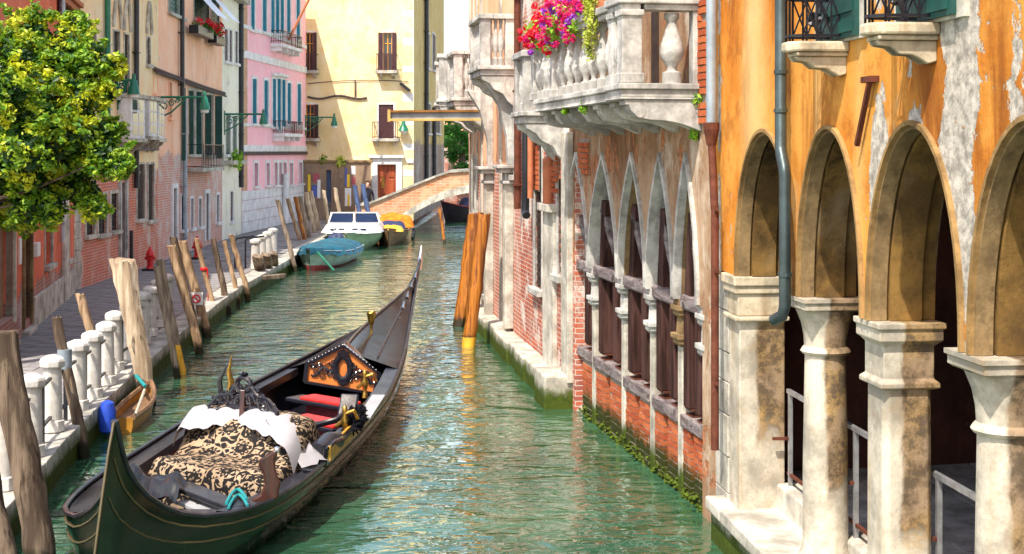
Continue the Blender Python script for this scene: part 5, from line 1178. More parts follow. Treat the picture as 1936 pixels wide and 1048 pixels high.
# foredeck: ridged roof from the panel to the bow
m = MB(GL); A, B, C_ = [], [], []; n = 26; apex = at(650, 654, Yp)
for k in range(n + 1):
    t = k / n; y = Yp + (26.2 - Yp) * t; xl, xr, zg = gw(y); cx = apex.x + ((xl + xr) / 2 - apex.x) * min(1, t * 1.25); ridge = (apex.z - gw(Yp)[2]) * (1 - t) ** .8 * .8
    A.append((xl + .03, y, zg - .02)); B.append((cx, y, zg + ridge + .0)); C_.append((xr - .03, y, zg - .02))
m.strip(A, B); m.strip(B, C_); fd = m.build('foredeck', 'lacquer', gd, True)
MB(GL).tube([Vector(p) + Vector((0, 0, .012)) for p in B], .022, 6).build('ridge_rail', 'lacquer_worn', fd, True)
for rows_ in (A, C_):
    MB(GL).tube([Vector(rows_[k]).lerp(Vector(B[k]), .4) + Vector((0, 0, .014)) for k in range(1, n - 2)], .014, 5).build('deck_bead', 'lacquer_worn', fd, True)
MB(GL).bar(apex + Vector((0, .08, .03)), at(722, 712, Yp + .1), .14, .06).build('carved_trim', 'chrome', fd); MB(GL).bar(apex + Vector((0, .05, .03)), at(578, 688, Yp + .05), .06, .05).build('carved_trim', 'lacquer_worn', fd)
for k in range(22):
    for e in (at(716, 706, Yp), at(580, 689, Yp)):
        p = apex.lerp(e, (k + .5) / 22) + Vector((0, -.05, .03))
        if k % 2 == 0: MB(GL).lathe([(.004, -.009), (.009, 0), (.004, .009)], p, 6).build('stud', 'chrome', fd)
MB(GL).lathe([(.06, 0), (.06, .02), (.02, .05), (.035, .1), (.018, .14), (.022, .3), (.05, .38), (.07, .5), (.055, .52), (.01, .45)], at(702, 655, 20.6), 10).build('brass_lamp_holder', 'gold', gd, True)
pi_ = [(-1.775, 26.3, 1.3), (-1.77, 26.55, 1.5), (-1.765, 26.66, 1.62), (-1.755, 26.72, 1.75)]
MB(GL).tube(pi_, [.05, .045, .035, .01], 8, True, .4).build('bow_iron', 'chrome', gd, True)
for k in range(4): MB(GL).tube([(-1.8 + .02 * k, 22.6 + .7 * k, 1.0 + .1 * k), (-1.8 + .02 * k, 22.9 + .7 * k, 1.08 + .1 * k)], [.03, .012], 6).build('deck_ornament', 'chrome', fd, True)
# right side: padded arm, gilded rail, brass figures, pompoms, small chair
m = MB(GL); a = gp(622, 850, .5); b = gp(700, 775, .5)
m.tube([gp(603, 878, .42), gp(606, 848, .6), gp(622, 835, .62), gp(640, 832, .6)], [.1, .11, .1, .08], 10); m.build('side_arm', 'lacquer_worn', gd, True)
m = MB(GL); m.tube([gp(613, 882, .44), gp(616, 850, .62), gp(632, 836, .65), gp(652, 828, .62), gp(690, 790, .58)], .025, 6); m.build('arm_piping', 'lacquer', gd, True)
MB(GL).bar(gp(622, 858, .57), gp(690, 790, .57), .03, .15).build('gilded_rail', 'gilt', gd)
for (px, py, nm) in ((652, 828, 'brass_figure'), (690, 752, 'brass_figure')):
    p = gp(px, py, .52); m = MB(GL); m.lathe([(.04, 0), (.03, .05), (.02, .08), (.035, .14), (.045, .2), (.022, .25), (.032, .29), (.025, .33), (.005, .35)], p, 9); m.tube([p + Vector((0, 0, .26)), p + Vector((.1, -.02, .3)), p + Vector((.14, 0, .2))], .02, 6); m.tube([p + Vector((0, 0, .2)), p + Vector((-.1, 0, .12))], .022, 6); m.build(nm, 'gold', gd, True)
for (px, py, r_) in ((665, 800, .14), (676, 785, .13)):
    p = gp(px, py, .66); m = MB(GL)
    for k in range(160):
        d = Vector((U(-1, 1), U(-1, 1), U(-1, 1))).normalized(); m.tube([p, p + d * r_], [.02, .006], 4)
    m.build('pompom', 'pompom', gd)
m = MB(GL); m.tube([gp(565, 800, .58), gp(600, 803, .6), gp(635, 795, .64), gp(655, 778, .68)], [.03, .035, .035, .03], 8); ch_ = m.build('chair_arm', 'lacquer', gd, True); MB(GL).bar(gp(662, 745, .75), gp(655, 790, .5), .22, .05).build('chair_back', 'lacquer', gd, False, .02)
MB(GL).bar(gp(578, 888, .47), gp(612, 872, .47), .14, .02).build('deck_plate', 'grey_plank', gd); MB(GL).bar(gp(688, 790, .56), gp(716, 748, .6), .16, .02).build('deck_plate', 'grey_plank', gd)

# ------------------------------------------------------------------ other boats
def boat(name, label, stern, bow, beam, hgt, mat, bowrise=.25, keel=-.1, inner='boat_brown', transom=.8, stripe=None):
    s_, b_ = Vector((*stern, 0)), Vector((*bow, 0)); L_ = (b_ - s_).length; rz = atan2(b_.y - s_.y, b_.x - s_.x)
    r = thing(name, label, 'boat', s_, rz); m = MB(); inn = MB(); n = 24; rows_ = []; rim = []
    for i in range(n + 1):
        t = i / n; w = beam / 2 * (transom + (1 - transom) * sin(min(1, t / .45) * pi / 2)) * (1 - max(0, (t - .45) / .55) ** 2.2) + .012
        zt = hgt + bowrise * max(0, (t - .4) / .6) ** 2; row_ = []
        for s2, k in ((0, 1), (.35, .96), (.7, .82), (1, .5)): row_.append((t * L_ - .25 * s2 * (t ** 4), w * k, zt + (keel - zt) * s2))
        rows_.append(row_); rim.append((t * L_, w, zt))
    for sg in (1, -1):
        m.add([(p[0], sg * p[1], p[2]) for r_ in rows_ for p in r_], [(i*4+j, i*4+j+1, (i+1)*4+j+1, (i+1)*4+j) for i in range(n) for j in range(3)])
    m.strip([rows_[0][k] for k in range(4)], [(p[0], -p[1], p[2]) for p in rows_[0]]); h = m.build('hull', mat, r, True)
    m = MB()
    for sg in (1, -1): m.tube([(p[0], sg * p[1], p[2]) for p in rim], .035, 6)
    m.build('gunwale', inner, r, True)
    m = MB(); m.strip([(p[0], p[1] * .94, p[2] - .12) for p in rim], [(p[0], -p[1] * .94, p[2] - .12) for p in rim]); m.build('deck', inner, r)
    if stripe:
        m = MB()
        for sg in (1, -1): m.strip([(q[2][0], sg * (q[2][1] + .006), q[2][2] + .02) for q in rows_], [(q[3][0], sg * (q[3][1] + .02), q[3][2]) for q in rows_])
        m.build('waterline_paint', stripe, h)
    return r, rim, L_
def lump(nm, mt, par, cx, cy, cz, sx, sy, sz, seed=0, n=14):
    rr = random.Random(seed); ph = [rr.random() * 6 for _ in range(6)]; m = MB(); P = []
    for i in range(n + 1):
        r_ = []
        for j in range(n + 1):
            a, b = 2 * i / n - 1, 2 * j / n - 1; h_ = max(0, (1 - a ** 4)) ** .5 * max(0, (1 - b ** 4)) ** .5
            z = cz + sz * h_ * (1 + .18 * sin(a * 5 + ph[0]) * sin(b * 4 + ph[1]) + .1 * sin(a * 11 + ph[2] + b * 3)); r_.append((cx + sx * a + .02 * sin(b * 9 + ph[3]), cy + sy * b + .02 * sin(a * 8 + ph[4]), z))
        P.append(r_)
    for i in range(n): m.strip(P[i], P[i + 1])
    return m.build(nm, mt, par, True)
# teal-covered boat, bow toward the camera
pa, pb = g(660, 465, .0), g(598, 512, .0)
r, rim, L_ = boat('covered_boat', 'small pale green motor boat under a teal tarpaulin, moored to the quay', (-5.65, 45.9), (-6.05, 40.9), 1.55, .72, 'boat_pale', .3, stripe='boat_red', inner='pipe_blue', transom=.9)
r.scale.z = .64
m = MB(); P = []
for p in rim[3:]:
    rw = []
    for k in range(13):
        a = k / 12 * 2 - 1; e = 1.06; x = p[0] + (.06 if p[0] > L_ * .95 else 0); hump = .42 * (1 - a * a) ** .7 * (1 - (p[0] / L_) ** 4 * .8)
        rw.append((x, p[1] * a * e + (.05 * (1 if a > 0 else -1)), p[2] + hump - (.2 + .06 * sin(p[0] * 9 + k) if abs(a) > .95 else 0) + .03 * sin(p[0] * 5 + k * .9)))
    P.append(rw)
for i in range(len(P) - 1): m.strip(P[i], P[i + 1])
m.build('tarpaulin', 'teal_canvas', r, True)
lump('outboard_motor', 'navy_tarp', r, -.1, -.25, .75, .3, .28, .5, 2); MB().bar((-.05, .2, .9), (.35, .3, .85), .05).build('tiller', 'iron', r)
MB().tube([(L_ - .1, .25, .9), (L_ + .15, .55, .5), (L_ + .2, .8, .1)], .04, 6).build('mooring_rope', 'green_paint', r, True)
# white cabin boat
r, rim, L_ = boat('cabin_boat', 'white cabin cruiser with dark blue windscreen and light green hull', (-6.0, 55.2), (-5.85, 48.4), 2.1, .95, 'boat_green', .18, inner='white_paint', transom=.92)
r.scale.z = .63
m = MB(); c0 = [(2.6, 1.0), (L_ - .7, .62), (L_ - .55, .55)]
pts = [(2.4, 1.12, .86), (L_ * .72, 1.1, .95), (L_ * .9, .75, 1.02), (L_ - .35, .15, 1.04)]
top = [(2.4, .95, 1.42), (L_ * .66, .92, 1.42), (L_ * .84, .6, 1.28), (L_ - .6, .1, 1.12)]
for sg in (1, -1): m.strip([(p[0], sg * p[1], p[2]) for p in pts], [(p[0], sg * p[1], p[2]) for p in top])
m.strip([(p[0], p[1], p[2]) for p in top], [(p[0], -p[1], p[2]) for p in top]); m.quad((2.4, 1.12, .86), (2.4, .95, 1.42), (2.4, -.95, 1.42), (2.4, -1.12, .86))
cb = m.build('cabin', 'white_paint', r, False, .04)
for sg in (1, -1): MB().prism([(sg * .06, 1.44), (sg * .92, 1.44), (sg * .8, 2.0), (sg * .06, 2.0)], 3.55, 3.6, 'x').build('windscreen', 'cabin_glass', cb)
m = MB()
for a, b in (((3.58, -.96, 1.42), (3.58, -.84, 2.03)), ((3.58, .96, 1.42), (3.58, .84, 2.03)), ((3.58, 0, 1.42), (3.58, 0, 2.06)), ((3.58, -.86, 2.02), (3.58, .86, 2.02)), ((3.58, .86, 2.02), (2.4, .9, 1.7)), ((3.58, -.86, 2.02), (2.4, -.9, 1.7))): m.bar(a, b, .06)
m.build('windscreen_frame', 'white_paint', cb)
for sg in (1, -1):
    for k in range(2):
        t = .3 + .25 * k; MB().bar((L_ * .87, sg * (.14 + .3 * k), 1.245), (L_ * .87, sg * (.34 + .3 * k), 1.245), .14, .07).build('deck_light', 'cabin_glass', cb)
m = MB(); m.tube([(L_ * .93, .5, 1.12), (L_ * .93, .45, 1.34), (L_ - .1, 0, 1.4), (L_ * .93, -.45, 1.34), (L_ * .93, -.5, 1.12)], .02, 6); m.build('bow_rail', 'chrome', r)
# work boat with orange tarps and tyre fenders
r, rim, L_ = boat('work_boat', 'brown work boat heaped with orange and yellow covers, tyres on its side', (-5.0, 57.6), (-4.65, 51.6), 1.4, .75, 'boat_brown', .35, inner='boat_brown', transom=.9)
r.scale.z = .62
lump('yellow_cover', 'yellow_tarp', r, L_ * .82, .1, .85, .55, .45, .3, 4); lump('navy_cover', 'navy_tarp', r, L_ * .5, -.1, .8, .7, .7, .45, 5); lump('orange_cover', 'orange_tarp', r, L_ * .22, .1, .8, .75, .8, .75, 6)
for t in (.25, .5, .72):
    for sg in (1, -1): MB().tube([(L_ * t + .2 * cos(a), sg * .9, .42 + .2 * sin(a)) for a in np.linspace(0, 2 * pi, 13)], .07, 6).build('tyre_fender', 'rubber', r, True)
# dark boat under the bridge
r, rim, L_ = boat('dark_boat', 'dark boat with blue cover lying beyond the bridge arch', (.2, 70.5), (-3.6, 69.5), 1.6, .7, 'boat_dark', .35, inner='boat_red')
lump('blue_cover', 'navy_tarp', r, L_ * .45, 0, .75, 1.2, .65, .5, 9)
# stub of a small yellow boat by the quay
r, rim, L_ = boat('yellow_skiff', 'small worn yellow and red skiff wedged beside the quay wall', (-4.98, 17.5), (-5.1, 19.4), .36, .2, 'boat_yellow', .14, inner='boat_brown')
MB().lathe([(.02, 0), (.1, .05), (.11, .3), (.08, .4), (.02, .43)], (-.3, .1, .05), 12).build('fender', 'blue_fender', r, True)
MB().tube([(L_ * .55, -.1, .42), (L_ * .75, .1, .5), (L_ * .95, .15, .42)], .025, 7).build('rope', 'teal_rope', r, True); MB().tube([(L_ * .2, -.2, .4), (0, -.3, .55), (-.3, -.25, .3)], .02, 7).build('rope', 'rope', r, True)

# ------------------------------------------------------------------ mooring posts
def post(base, top, w0, w1, mat, label, name='mooring_post', group=None, lower=None, zb=0.0, Y=None, wob=.5):
    B_ = g(base[0], base[1], zb); k = B_.y / F; T_ = at(top[0], top[1], B_.y + .15); B_ = B_ + (B_ - T_) * (.35 / (T_ - B_).length)
    rr = random.Random(int(base[0] * 7 + base[1] * 13 + top[0])); n = 16; pts = []; rad = []
    for i in range(n + 1):
        t = i / n; p = B_.lerp(T_, t); a = .25 * w1 * k * wob
        pts.append(p + Vector((rr.uniform(-a, a) * .5 + a * sin(t * 5), rr.uniform(-a, a) * .5, 0))); rad.append((w0 + (w1 - w0) * t) * k / 2 * rr.uniform(.92, 1.08))
    loc = Vector((B_.x, B_.y, 0)); r = thing(name, label, 'post', loc, 0, group); m = MB(loc); nn = 14
    vs = []; fs = []
    kn = [[rr.uniform(.9, 1.1) for _ in range(nn)] for _ in range(4)]
    for i, p in enumerate(pts):
        for j in range(nn):
            th = 2 * pi * j / nn; q = kn[(i // 4) % 4][j] * .5 + kn[0][j] * .5; vs.append(p + Vector((cos(th), sin(th), 0)) * rad[i] * q + (Vector((0, 0, rr.uniform(-.3, .3) * rad[i])) if i == n else Vector()))
    for i in range(n):
        for j in range(nn): j2 = (j + 1) % nn; fs.append((i*nn+j, i*nn+j2, (i+1)*nn+j2, (i+1)*nn+j))
    fs.append(tuple(n*nn + j for j in range(nn)))
    if lower:
        cut = int(n * lower[0]); m.add(vs[cut*nn:], [tuple(i - cut*nn for i in f) for f in fs if min(f) >= cut * nn]); m.build('shaft', mat, r, True); m2 = MB(loc); m2.add(vs[:(cut+1)*nn], [f for f in fs if max(f) < (cut + 1) * nn]); m2.build('painted_foot', lower[1], r, True)
    else: m.add(vs, fs); m.build('shaft', mat, r, True)
    return r, pts
post((80, 1085), (6, 628), 54, 58, 'post_dark', 'thick dark weathered post leaning at the quay beside the gondola stern', wob=.25)
post((25, 1150), (-22, 868), 40, 44, 'post_dark', 'dark post stub beside the thick leaning post')
r, pts = post((158, 866), (108, 600), 22, 20, 'post_dark', 'leaning mooring post with a pale metal band, blue fender at its foot')
q = pts[12]; MB(r.location).lathe([(.085, -.12), (.085, .12)], q, 12).build('metal_band', 'pipe_blue', r, True)
r, pts = post((216, 782), (153, 556), 19, 17, 'post_wood', 'slim brown post leaning over the stone bollards and yellow skiff')
post((278, 765), (234, 492), 24, 46, 'post_pale', 'broad bleached post with split top, narrowing to the water', wob=.2)
post((334, 716), (297, 505), 12, 12, 'post_grey', 'thin grey post beside the yellow-footed one')
post((343, 708), (304, 492), 15, 15, 'post_grey', 'grey mooring post with ochre painted foot', lower=(.42, 'ochre_paint'))
post((376, 668), (325, 464), 18, 17, 'post_wood', 'long tan mooring post leaning in front of a darker twin')
post((372, 648), (330, 449), 15, 15, 'post_dark', 'dark brown mooring post squeezed between two tan ones')
r, pts = post((391, 637), (347, 457), 18, 17, 'post_wood', 'tan mooring post carrying a small white no-entry sign')
q = pts[8]; MB(r.location).box(q.x - .12, q.x + .12, q.y - .16, q.y - .13, q.z - .12, q.z + .12).build('sign_plate', 'white_paint', r)
MB(r.location).tube([(q.x + .075 * cos(t), q.y - .17, q.z + .075 * sin(t)) for t in np.linspace(0, 2 * pi, 17)], .014, 5, False).build('sign_ring', 'red_paint', r); MB(r.location).bar((q.x - .05, q.y - .17, q.z + .05), (q.x + .05, q.y - .17, q.z - .05), .018).build('sign_bar', 'red_paint', r)
r, pts = post((409, 606), (372, 451), 10, 9, 'post_wood', 'thin mooring post with red cord tied below its top')
q = pts[11]; m = MB(r.location); m.lathe([(.075, -.03), (.085, 0), (.075, .03)], q, 10); m.tube([q + Vector((.08, -.03, 0)), q + Vector((.1, -.03, -.4)), q + Vector((.09, -.03, -.8))], .014, 5); m.build('red_cord', 'red_paint', r)
post((430, 594), (405, 452), 13, 11, 'post_dark', 'dark brown thin mooring post past the red-corded one')
post((449, 578), (428, 456), 9, 9, 'post_wood', 'thinnest crooked post between a dark and a tan one', wob=1.2)
post((467, 570), (440, 444), 10, 10, 'post_wood', 'tan crooked mooring post near the steel hoop rail', wob=1.2)
for (b_, t_, w, mt, lb) in (((558, 514), (526, 378), 9, 'post_grey', 'grey post with dark tip at the bow of the teal boat'), ((571, 476), (545, 376), 8, 'post_wood', 'leaning pale post with dark tip behind the teal boat'), ((578, 474), (560, 373), 9, 'post_orange', 'rust orange mooring post behind the teal boat'),
    ((587, 470), (568, 372), 10, 'post_grey', 'thick grey post touching the orange one'), ((597, 460), (580, 364), 9, 'post_pale', 'bleached post standing close beside the thick grey post'), ((606, 456), (589, 362), 9, 'post_pale', 'bleached post between its twin and the blue doorway'),
    ((621, 438), (613, 360), 8, 'post_pale', 'pale post in front of the blue doorway'), ((645, 432), (635, 356), 8, 'post_pale', 'pale post in front of the poster wall'), ((682, 430), (672, 351), 9, 'blue_paint', 'blue grey mooring post before the red door, shorter twin'), ((700, 430), (687, 348), 9, 'blue_paint', 'blue grey mooring post next to the bridge parapet')):
    post(b_, t_, w, w, mt, lb, zb=ZQ if b_[0] > 615 else 0)
post((869, 617), (904, 405), 28, 34, 'post_orange', 'thick varnished orange pile with yellow foot, behind its twin', 'wooden_pile', lower=(.18, 'ochre_paint'), wob=.1)
post((886, 655), (916, 405), 24, 26, 'post_orange', 'tall varnished orange pile with yellow foot leaning on the right bank', 'wooden_pile', lower=(.2, 'ochre_paint'), wob=.1)
post((840, 462), (832, 395), 6, 6, 'post_orange', 'thin ochre stake under the bridge arch', 'wooden_stake')
# grey fender boards at the quay
r = thing('fender_boards', 'three rough grey boards with a cross plank against the quay', 'boards', g(500, 545, 0))
for k, (px, w) in enumerate(((493, .3), (505, .26), (516, .2))):
    b_ = g(px + 6, 545 - 5 * k, -.2) - r.location; t_ = at(px - 6 + 4 * k, 484 - 3 * k, g(px, 545 - 5 * k).y + .1) - r.location; MB().bar(b_, t_, w, .12, (0, 1, 0)).build('board', 'post_grey', r, False, .03)
b_ = g(500, 525, .3) - r.location; MB().bar(b_ + Vector((-.1, -.2, 0)), b_ + Vector((.45, .5, 0)), .12, .12).build('cross_plank', 'post_grey', r, False, .02)

# ------------------------------------------------------------------ bollards, rails, hydrants
def bollard(loc, label, h=.85, r_=.112, group='white stone bollards along the quay'):
    b = thing('stone_bollard', label, 'bollard', loc, 0, group)
    MB().lathe([(.14, 0), (.14, .12), (.135, .13)], (0, 0, 0), 8).build('base', 'bollard_stone', b, False, .008)
    MB().lathe([(r_, .125), (r_, .2), (r_ - .012, h - .13)], (0, 0, 0), 14).build('shaft', 'bollard_stone', b, True)
    MB().lathe([(r_ + .0, h - .13), (r_ + .034, h - .11), (r_ + .036, h - .05), (r_ + .02, h - .02), (.05, h + .015)], (0, 0, 0), 8).build('cap', 'bollard_stone', b, False, .008); return b
BL_ = [((12, 925), 'white stone bollard half hidden behind the thick dark post'), ((60, 863), 'white stone bollard just past the thick dark post'), ((99, 815), 'white stone bollard before the metal-banded post'), ((147, 775), 'white stone bollard right behind the metal-banded post'), ((176, 752), 'white stone bollard between the two slim leaning posts'),
       ((201, 727), 'white stone bollard behind the slim brown post'), ((217, 700), 'white stone bollard between slim brown post and broad bleached post'), ((243, 678), 'white stone bollard beside the broad bleached post'), ((270, 650), 'white stone bollard just beyond the broad bleached post'), ((284, 635), 'white stone bollard with iron post before the grey mooring posts'), ((299, 618), 'white stone bollard behind the thin grey post'), ((315, 604), 'white stone bollard where the iron rail ends by tan posts')]
prev = None
for (p, lb) in BL_:
    v = g(p[0], p[1], ZQ + .004); v.x = min(v.x, quay_x(v.y) - .17); bollard(v, lb)
    if prev is not None:
        r = thing('iron_rail', 'dark iron rail joined to the ' + lb.replace('white stone ', '').replace(' with iron post', ''), 'railing', (prev + v) / 2, 0, 'iron rails between the bollards')
        d = (v - prev); u_ = d.normalized()
        for z in (.18, .62): MB().bar(-d / 2 + u_ * .13 + Vector((0, 0, z)), d / 2 - u_ * .13 + Vector((0, 0, z)), .035, .03).build('rail', 'iron', r)
        MB().box(-.02, .02, -.02, .02, 0, .7).build('stanchion', 'iron', r)
        q = -d / 2 + u_ * .2; MB().box(q.x - .018, q.x + .018, q.y - .018, q.y + .018, .0, .72).build('stanchion', 'iron', r)
    prev = v.copy()
prev = None
for (p, lb) in (((483, 508), 'white stone bollard next to the steel hoop, in a row of four'), ((495, 498), 'white stone bollard second from the steel hoop in a row of four'), ((506, 489), 'white stone bollard third from the steel hoop in a row of four'), ((516, 481), 'white stone bollard fourth from the steel hoop, toward the teal boat')):
    v = g(p[0], p[1], ZQ + .004); v.x = min(v.x, quay_x(v.y) - .2); bollard(v, lb, .8, .125)
r = thing('hoop_rail', 'dark steel hoop handrail at the quay steps', 'railing', g(462, 508, ZQ))
for dx in (0, .28): MB().tube([(dx - .25, 0, 0), (dx - .25, 0, .75), (dx - .2, 0, .82), (dx + .2, .3, .86)], .025, 8).build('hoop', 'iron', r, True)
def hydrant(px, py, lb, h):
    r = thing('fire_hydrant', lb, 'hydrant', g(px, py, ZQ), 0, 'red fire hydrants'); s_ = h / .75
    MB().box(-.22 * s_, .22 * s_, -.2 * s_, .2 * s_, 0, .06).build('base', 'black_vinyl', r, False, .01)
    MB().lathe([(.13 * s_, .06), (.12 * s_, .12 * s_), (.1 * s_, .14 * s_), (.1 * s_, .45 * s_), (.14 * s_, .48 * s_), (.14 * s_, .54 * s_), (.11 * s_, .62 * s_), (.04 * s_, .72 * s_), (.03 * s_, .78 * s_)], (0, 0, 0), 14).build('barrel', 'red_paint', r, True)
    for d in ((1, 0), (-1, 0), (0, -1)): MB().tube([(0, 0, .4 * s_), (d[0] * .17 * s_, d[1] * .17 * s_, .4 * s_)], .05 * s_, 10).build('outlet', 'red_paint', r, True)
hydrant(284, 512, 'red fire hydrant against the brick wall of the cream house', .62); hydrant(373, 490, 'red fire hydrant before the peach house, seen past mooring posts', .66)

# ------------------------------------------------------------------ street lamps on brackets
def lamp(fr, px_wall, px_end, py, lb, sc=1.0, drop=None):
    u = fr.uz(px_wall, 0)[0]; a0 = fr.P(u, 0, 0); Yd = a0.y; z = H - (py - HY) * Yd / F; Ln = (px_end - px_wall) * Yd / F
    r = thing('bracket_lamp', lb, 'street lamp', (a0.x, Yd, z), 0, 'green bracket street lamps')
    MB().tube([(0, 0, 0), (Ln, 0, 0)], .035, 8).build('arm', 'green_paint', r, True); MB().box(-.03, .03, -.06, .06, -.75 * sc, .12).build('wall_plate', 'green_paint', r)
    m = MB(); m.tube([(0, 0, -.62 * sc), (Ln * .3, 0, -.42 * sc), (Ln * .6, 0, -.04)], .025, 6)
    for (x, zz_, rr) in ((Ln * .14, -.24 * sc, .17 * sc), (Ln * .3, -.17 * sc, .11 * sc), (Ln * .43, -.1 * sc, .07 * sc)): m.tube([(x + rr * (1 - t * .75) * cos(t * 9), 0, zz_ + rr * (1 - t * .75) * sin(t * 9)) for t in [i / 18 for i in range(19)]], .018, 5)
    m.build('scroll_bracket', 'green_paint', r, True)
    sc *= .78; hd = MB().lathe([(.03, .22 * sc), (.05, .14 * sc), (.05, .02), (.09, -.02), (.1, -.18 * sc), (.13, -.22 * sc), (.19 * sc, -.42 * sc), (.21 * sc, -.46 * sc)], (Ln, 0, 0), 14).build('lamp_hood', 'green_paint', r, True)
    MB().lathe([(.02, -.4 * sc), (.15 * sc, -.44 * sc), (.15 * sc, -.56 * sc), (.05, -.6 * sc)], (Ln, 0, 0), 14).build('lamp_glass', 'white_paint', hd, True)
lamp(f2, 222, 253, 152, 'green bracket lamp by the tree on the cream house'); lamp(f3, 298, 387, 184, 'green bracket lamp on the peach house in front of green shutters'); lamp(f4, 424, 498, 216, 'green bracket lamp reaching over to the pink house', 1.0)
lamp(f5, 577, 632, 222, 'green bracket lamp between pink and yellow houses', 1.1)
r = thing('wall_lamp', 'small green wall lamp above the red door', 'street lamp', fy.P(fy.uz(764, 0)[0], .25, fy.uz(764, 248)[1]), 0)
MB().lathe([(.26, 0), (.2, .12), (.1, .3), (.08, .5), (.02, .6)], (0, 0, 0), 12).build('lamp_hood', 'green_paint', r, True); MB().lathe([(.06, -.15), (.18, -.02), (.18, 0)], (0, 0, 0), 12).build('lamp_glass', 'white_paint', r, True); MB().bar((0, 0, .45), (0, .3, .45), .06).build('arm', 'green_paint', r)

# ------------------------------------------------------------------ plants
def leaves(mb, c, rad, n, size, shell=.55, droop=0):
    for _ in range(n):
        d = Vector((random.gauss(0, 1), random.gauss(0, 1), random.gauss(0, 1))).normalized(); k = shell + (1 - shell) * rnd()
        p = Vector(c) + Vector((d.x * rad[0], d.y * rad[1], d.z * rad[2])) * k; s_ = size * U(.6, 1.3)
        a = Vector((U(-1, 1), U(-1, 1), U(-.6, .6))).normalized(); nrm = (d * .7 + Vector((U(-1, 1), U(-1, 1), U(-.2, 1)))).normalized(); b = nrm.cross(a)
        if b.length < .1: continue
        b.normalize(); a = b.cross(nrm); mb.add([p - a * s_, p + b * s_ * .5 + nrm * s_ * .12, p + a * s_, p - b * s_ * .5 + nrm * s_ * .12], [(0, 1, 2, 3)])
TL = Vector((-8.25, 19.3, ZQ)); tr = thing('leafy_tree', 'dense yellow-green leafy tree overhanging the pavement by the red house', 'tree', TL)
m = MB(TL); limbs = []
m.tube([TL, TL + Vector((.05, .1, 1.2)), TL + Vector((.2, .25, 2.2)), TL + Vector((.5, .5, 3.0))], [.2, .16, .13, .1], 10)
CL = []
for (px, py, rp, dy) in ((20, 120, 80, 0), (60, 85, 65, .2), (120, 110, 75, .3), (175, 120, 50, .1), (70, 180, 95, -.2), (160, 190, 70, .2), (20, 230, 90, -.1), (110, 260, 90, 0), (180, 270, 65, .2), (205, 305, 45, .1), (40, 320, 95, -.1), (130, 330, 85, 0), (70, 385, 70, -.1), (165, 375, 50, .1), (20, 390, 60, .2), (215, 130, 22, .2), (-40, 160, 100, .3), (-40, 300, 100, 0), (150, 60, 30, .2), (215, 250, 25, .1), (230, 320, 20, 0), (185, 400, 22, 0), (75, 45, 25, .1), (205, 185, 22, 0), (10, 250, 60, -.9), (50, 290, 60, -.9), (0, 330, 60, -1.0), (60, 340, 50, -.9), (20, 180, 50, -.8), (80, 240, 50, -.8), (100, 400, 45, 0), (45, 415, 40, .1)):
    CL.append((at(px - 4, py - 6, 20.6 + dy + U(-.5, .5)), rp * .88 * 20.6 / F))
for c, r_ in CL[:17]:
    s0 = TL + Vector((.3, .35, 2.3 + rnd() * .6)); m.tube([s0, s0.lerp(c, .5) + Vector((0, 0, -.1)), c], [.04, .022, .008], 6)
m.build('trunk', 'post_dark', tr, True)
m = MB(TL); md = MB(TL)
for c, r_ in CL:
    for k in range(max(5, int(40 * r_ / .6))):                # leaf sprays round each limb end
        d = Vector((random.gauss(0, 1), random.gauss(0, 1), random.gauss(0, 1))).normalized(); cc2 = c + d * r_ * U(.45, 1.0); rr = U(.1, .2)
        leaves(m, cc2, (rr, rr, rr * .7), 30, .045, .2)
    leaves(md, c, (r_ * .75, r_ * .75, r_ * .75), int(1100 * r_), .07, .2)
for c, r_ in CL:                                            # loose twigs that break the outline
    for k in range(12):
        d = Vector((random.gauss(0, 1), random.gauss(0, .7), random.gauss(0, 1))).normalized(); e = c + d * r_ * U(1.05, 1.5)
        for q in range(4): leaves(m, c.lerp(e, .75 + .08 * q), (.09, .09, .06), 9, U(.03, .055), .2)
m.build('crown', 'leaf', tr); md.build('inner_foliage', 'leaf_dark', tr)  # inner leaves are a darker copy, the crown's inner shade put into colour
# flower boxes on the grand balcony
fl_ = thing('balcony_flowers', 'mass of red, magenta and purple petunias in a trough on the stone balcony', 'flowers', fm.P(0), fm.rz)
ua_, ub_ = fm.uz(1118, 0, p2)[0], fm.uz(1008, 0, p2)[0]
MB().box(ua_, ub_, p2 - .16, p2 + .02, ZB + RH + .03, ZB + RH + .16).build('trough', 'terracotta', fl_, False, .01)
mg, mr, mm_, mp_ = MB(), MB(), MB(), MB()
for k in range(46):
    t = k / 45; u = ua_ + (ub_ - ua_) * t + U(-.06, .06); hang = .12 + .3 * t * rnd(); c = (u, p2 + U(-.1, .12), ZB + RH + U(-.02 - hang * .7, .3))
    leaves(mg, c, (.17, .12, .14), 44, .03, .2)
    for _ in range(4):
        d = (c[0] + U(-.16, .16), c[1] + U(.0, .14), c[2] + U(-.13, .15)); tgt = (mr if (t > .62 and rnd() > .2) else (mp_ if rnd() < .38 else mm_)); leaves(tgt, d, (.045, .04, .04), 22, .03, .6)
mg.build('foliage', 'leaf_bright', fl_); mr.build('red_blossom', 'petal_red', fl_); mm_.build('magenta_blossom', 'petal_magenta', fl_); mp_.build('purple_blossom', 'petal_purple', fl_)
iv = thing('trailing_ivy', 'yellow-green variegated ivy trailing down the balcony balusters', 'plant', fm.P(0), fm.rz)
u = fm.uz(1128, 0, p2)[0]; m = MB(); ms_ = MB()
for k in range(26): 
    t = k / 25; w = .2 * (1 - t * .7); leaves(m, (u + .06 * sin(t * 9) + .05, p2 + .05, ZB + RH + .25 - t * .72), (w, .1, .09), int(50 * (1 - t * .6)), .026, .1)
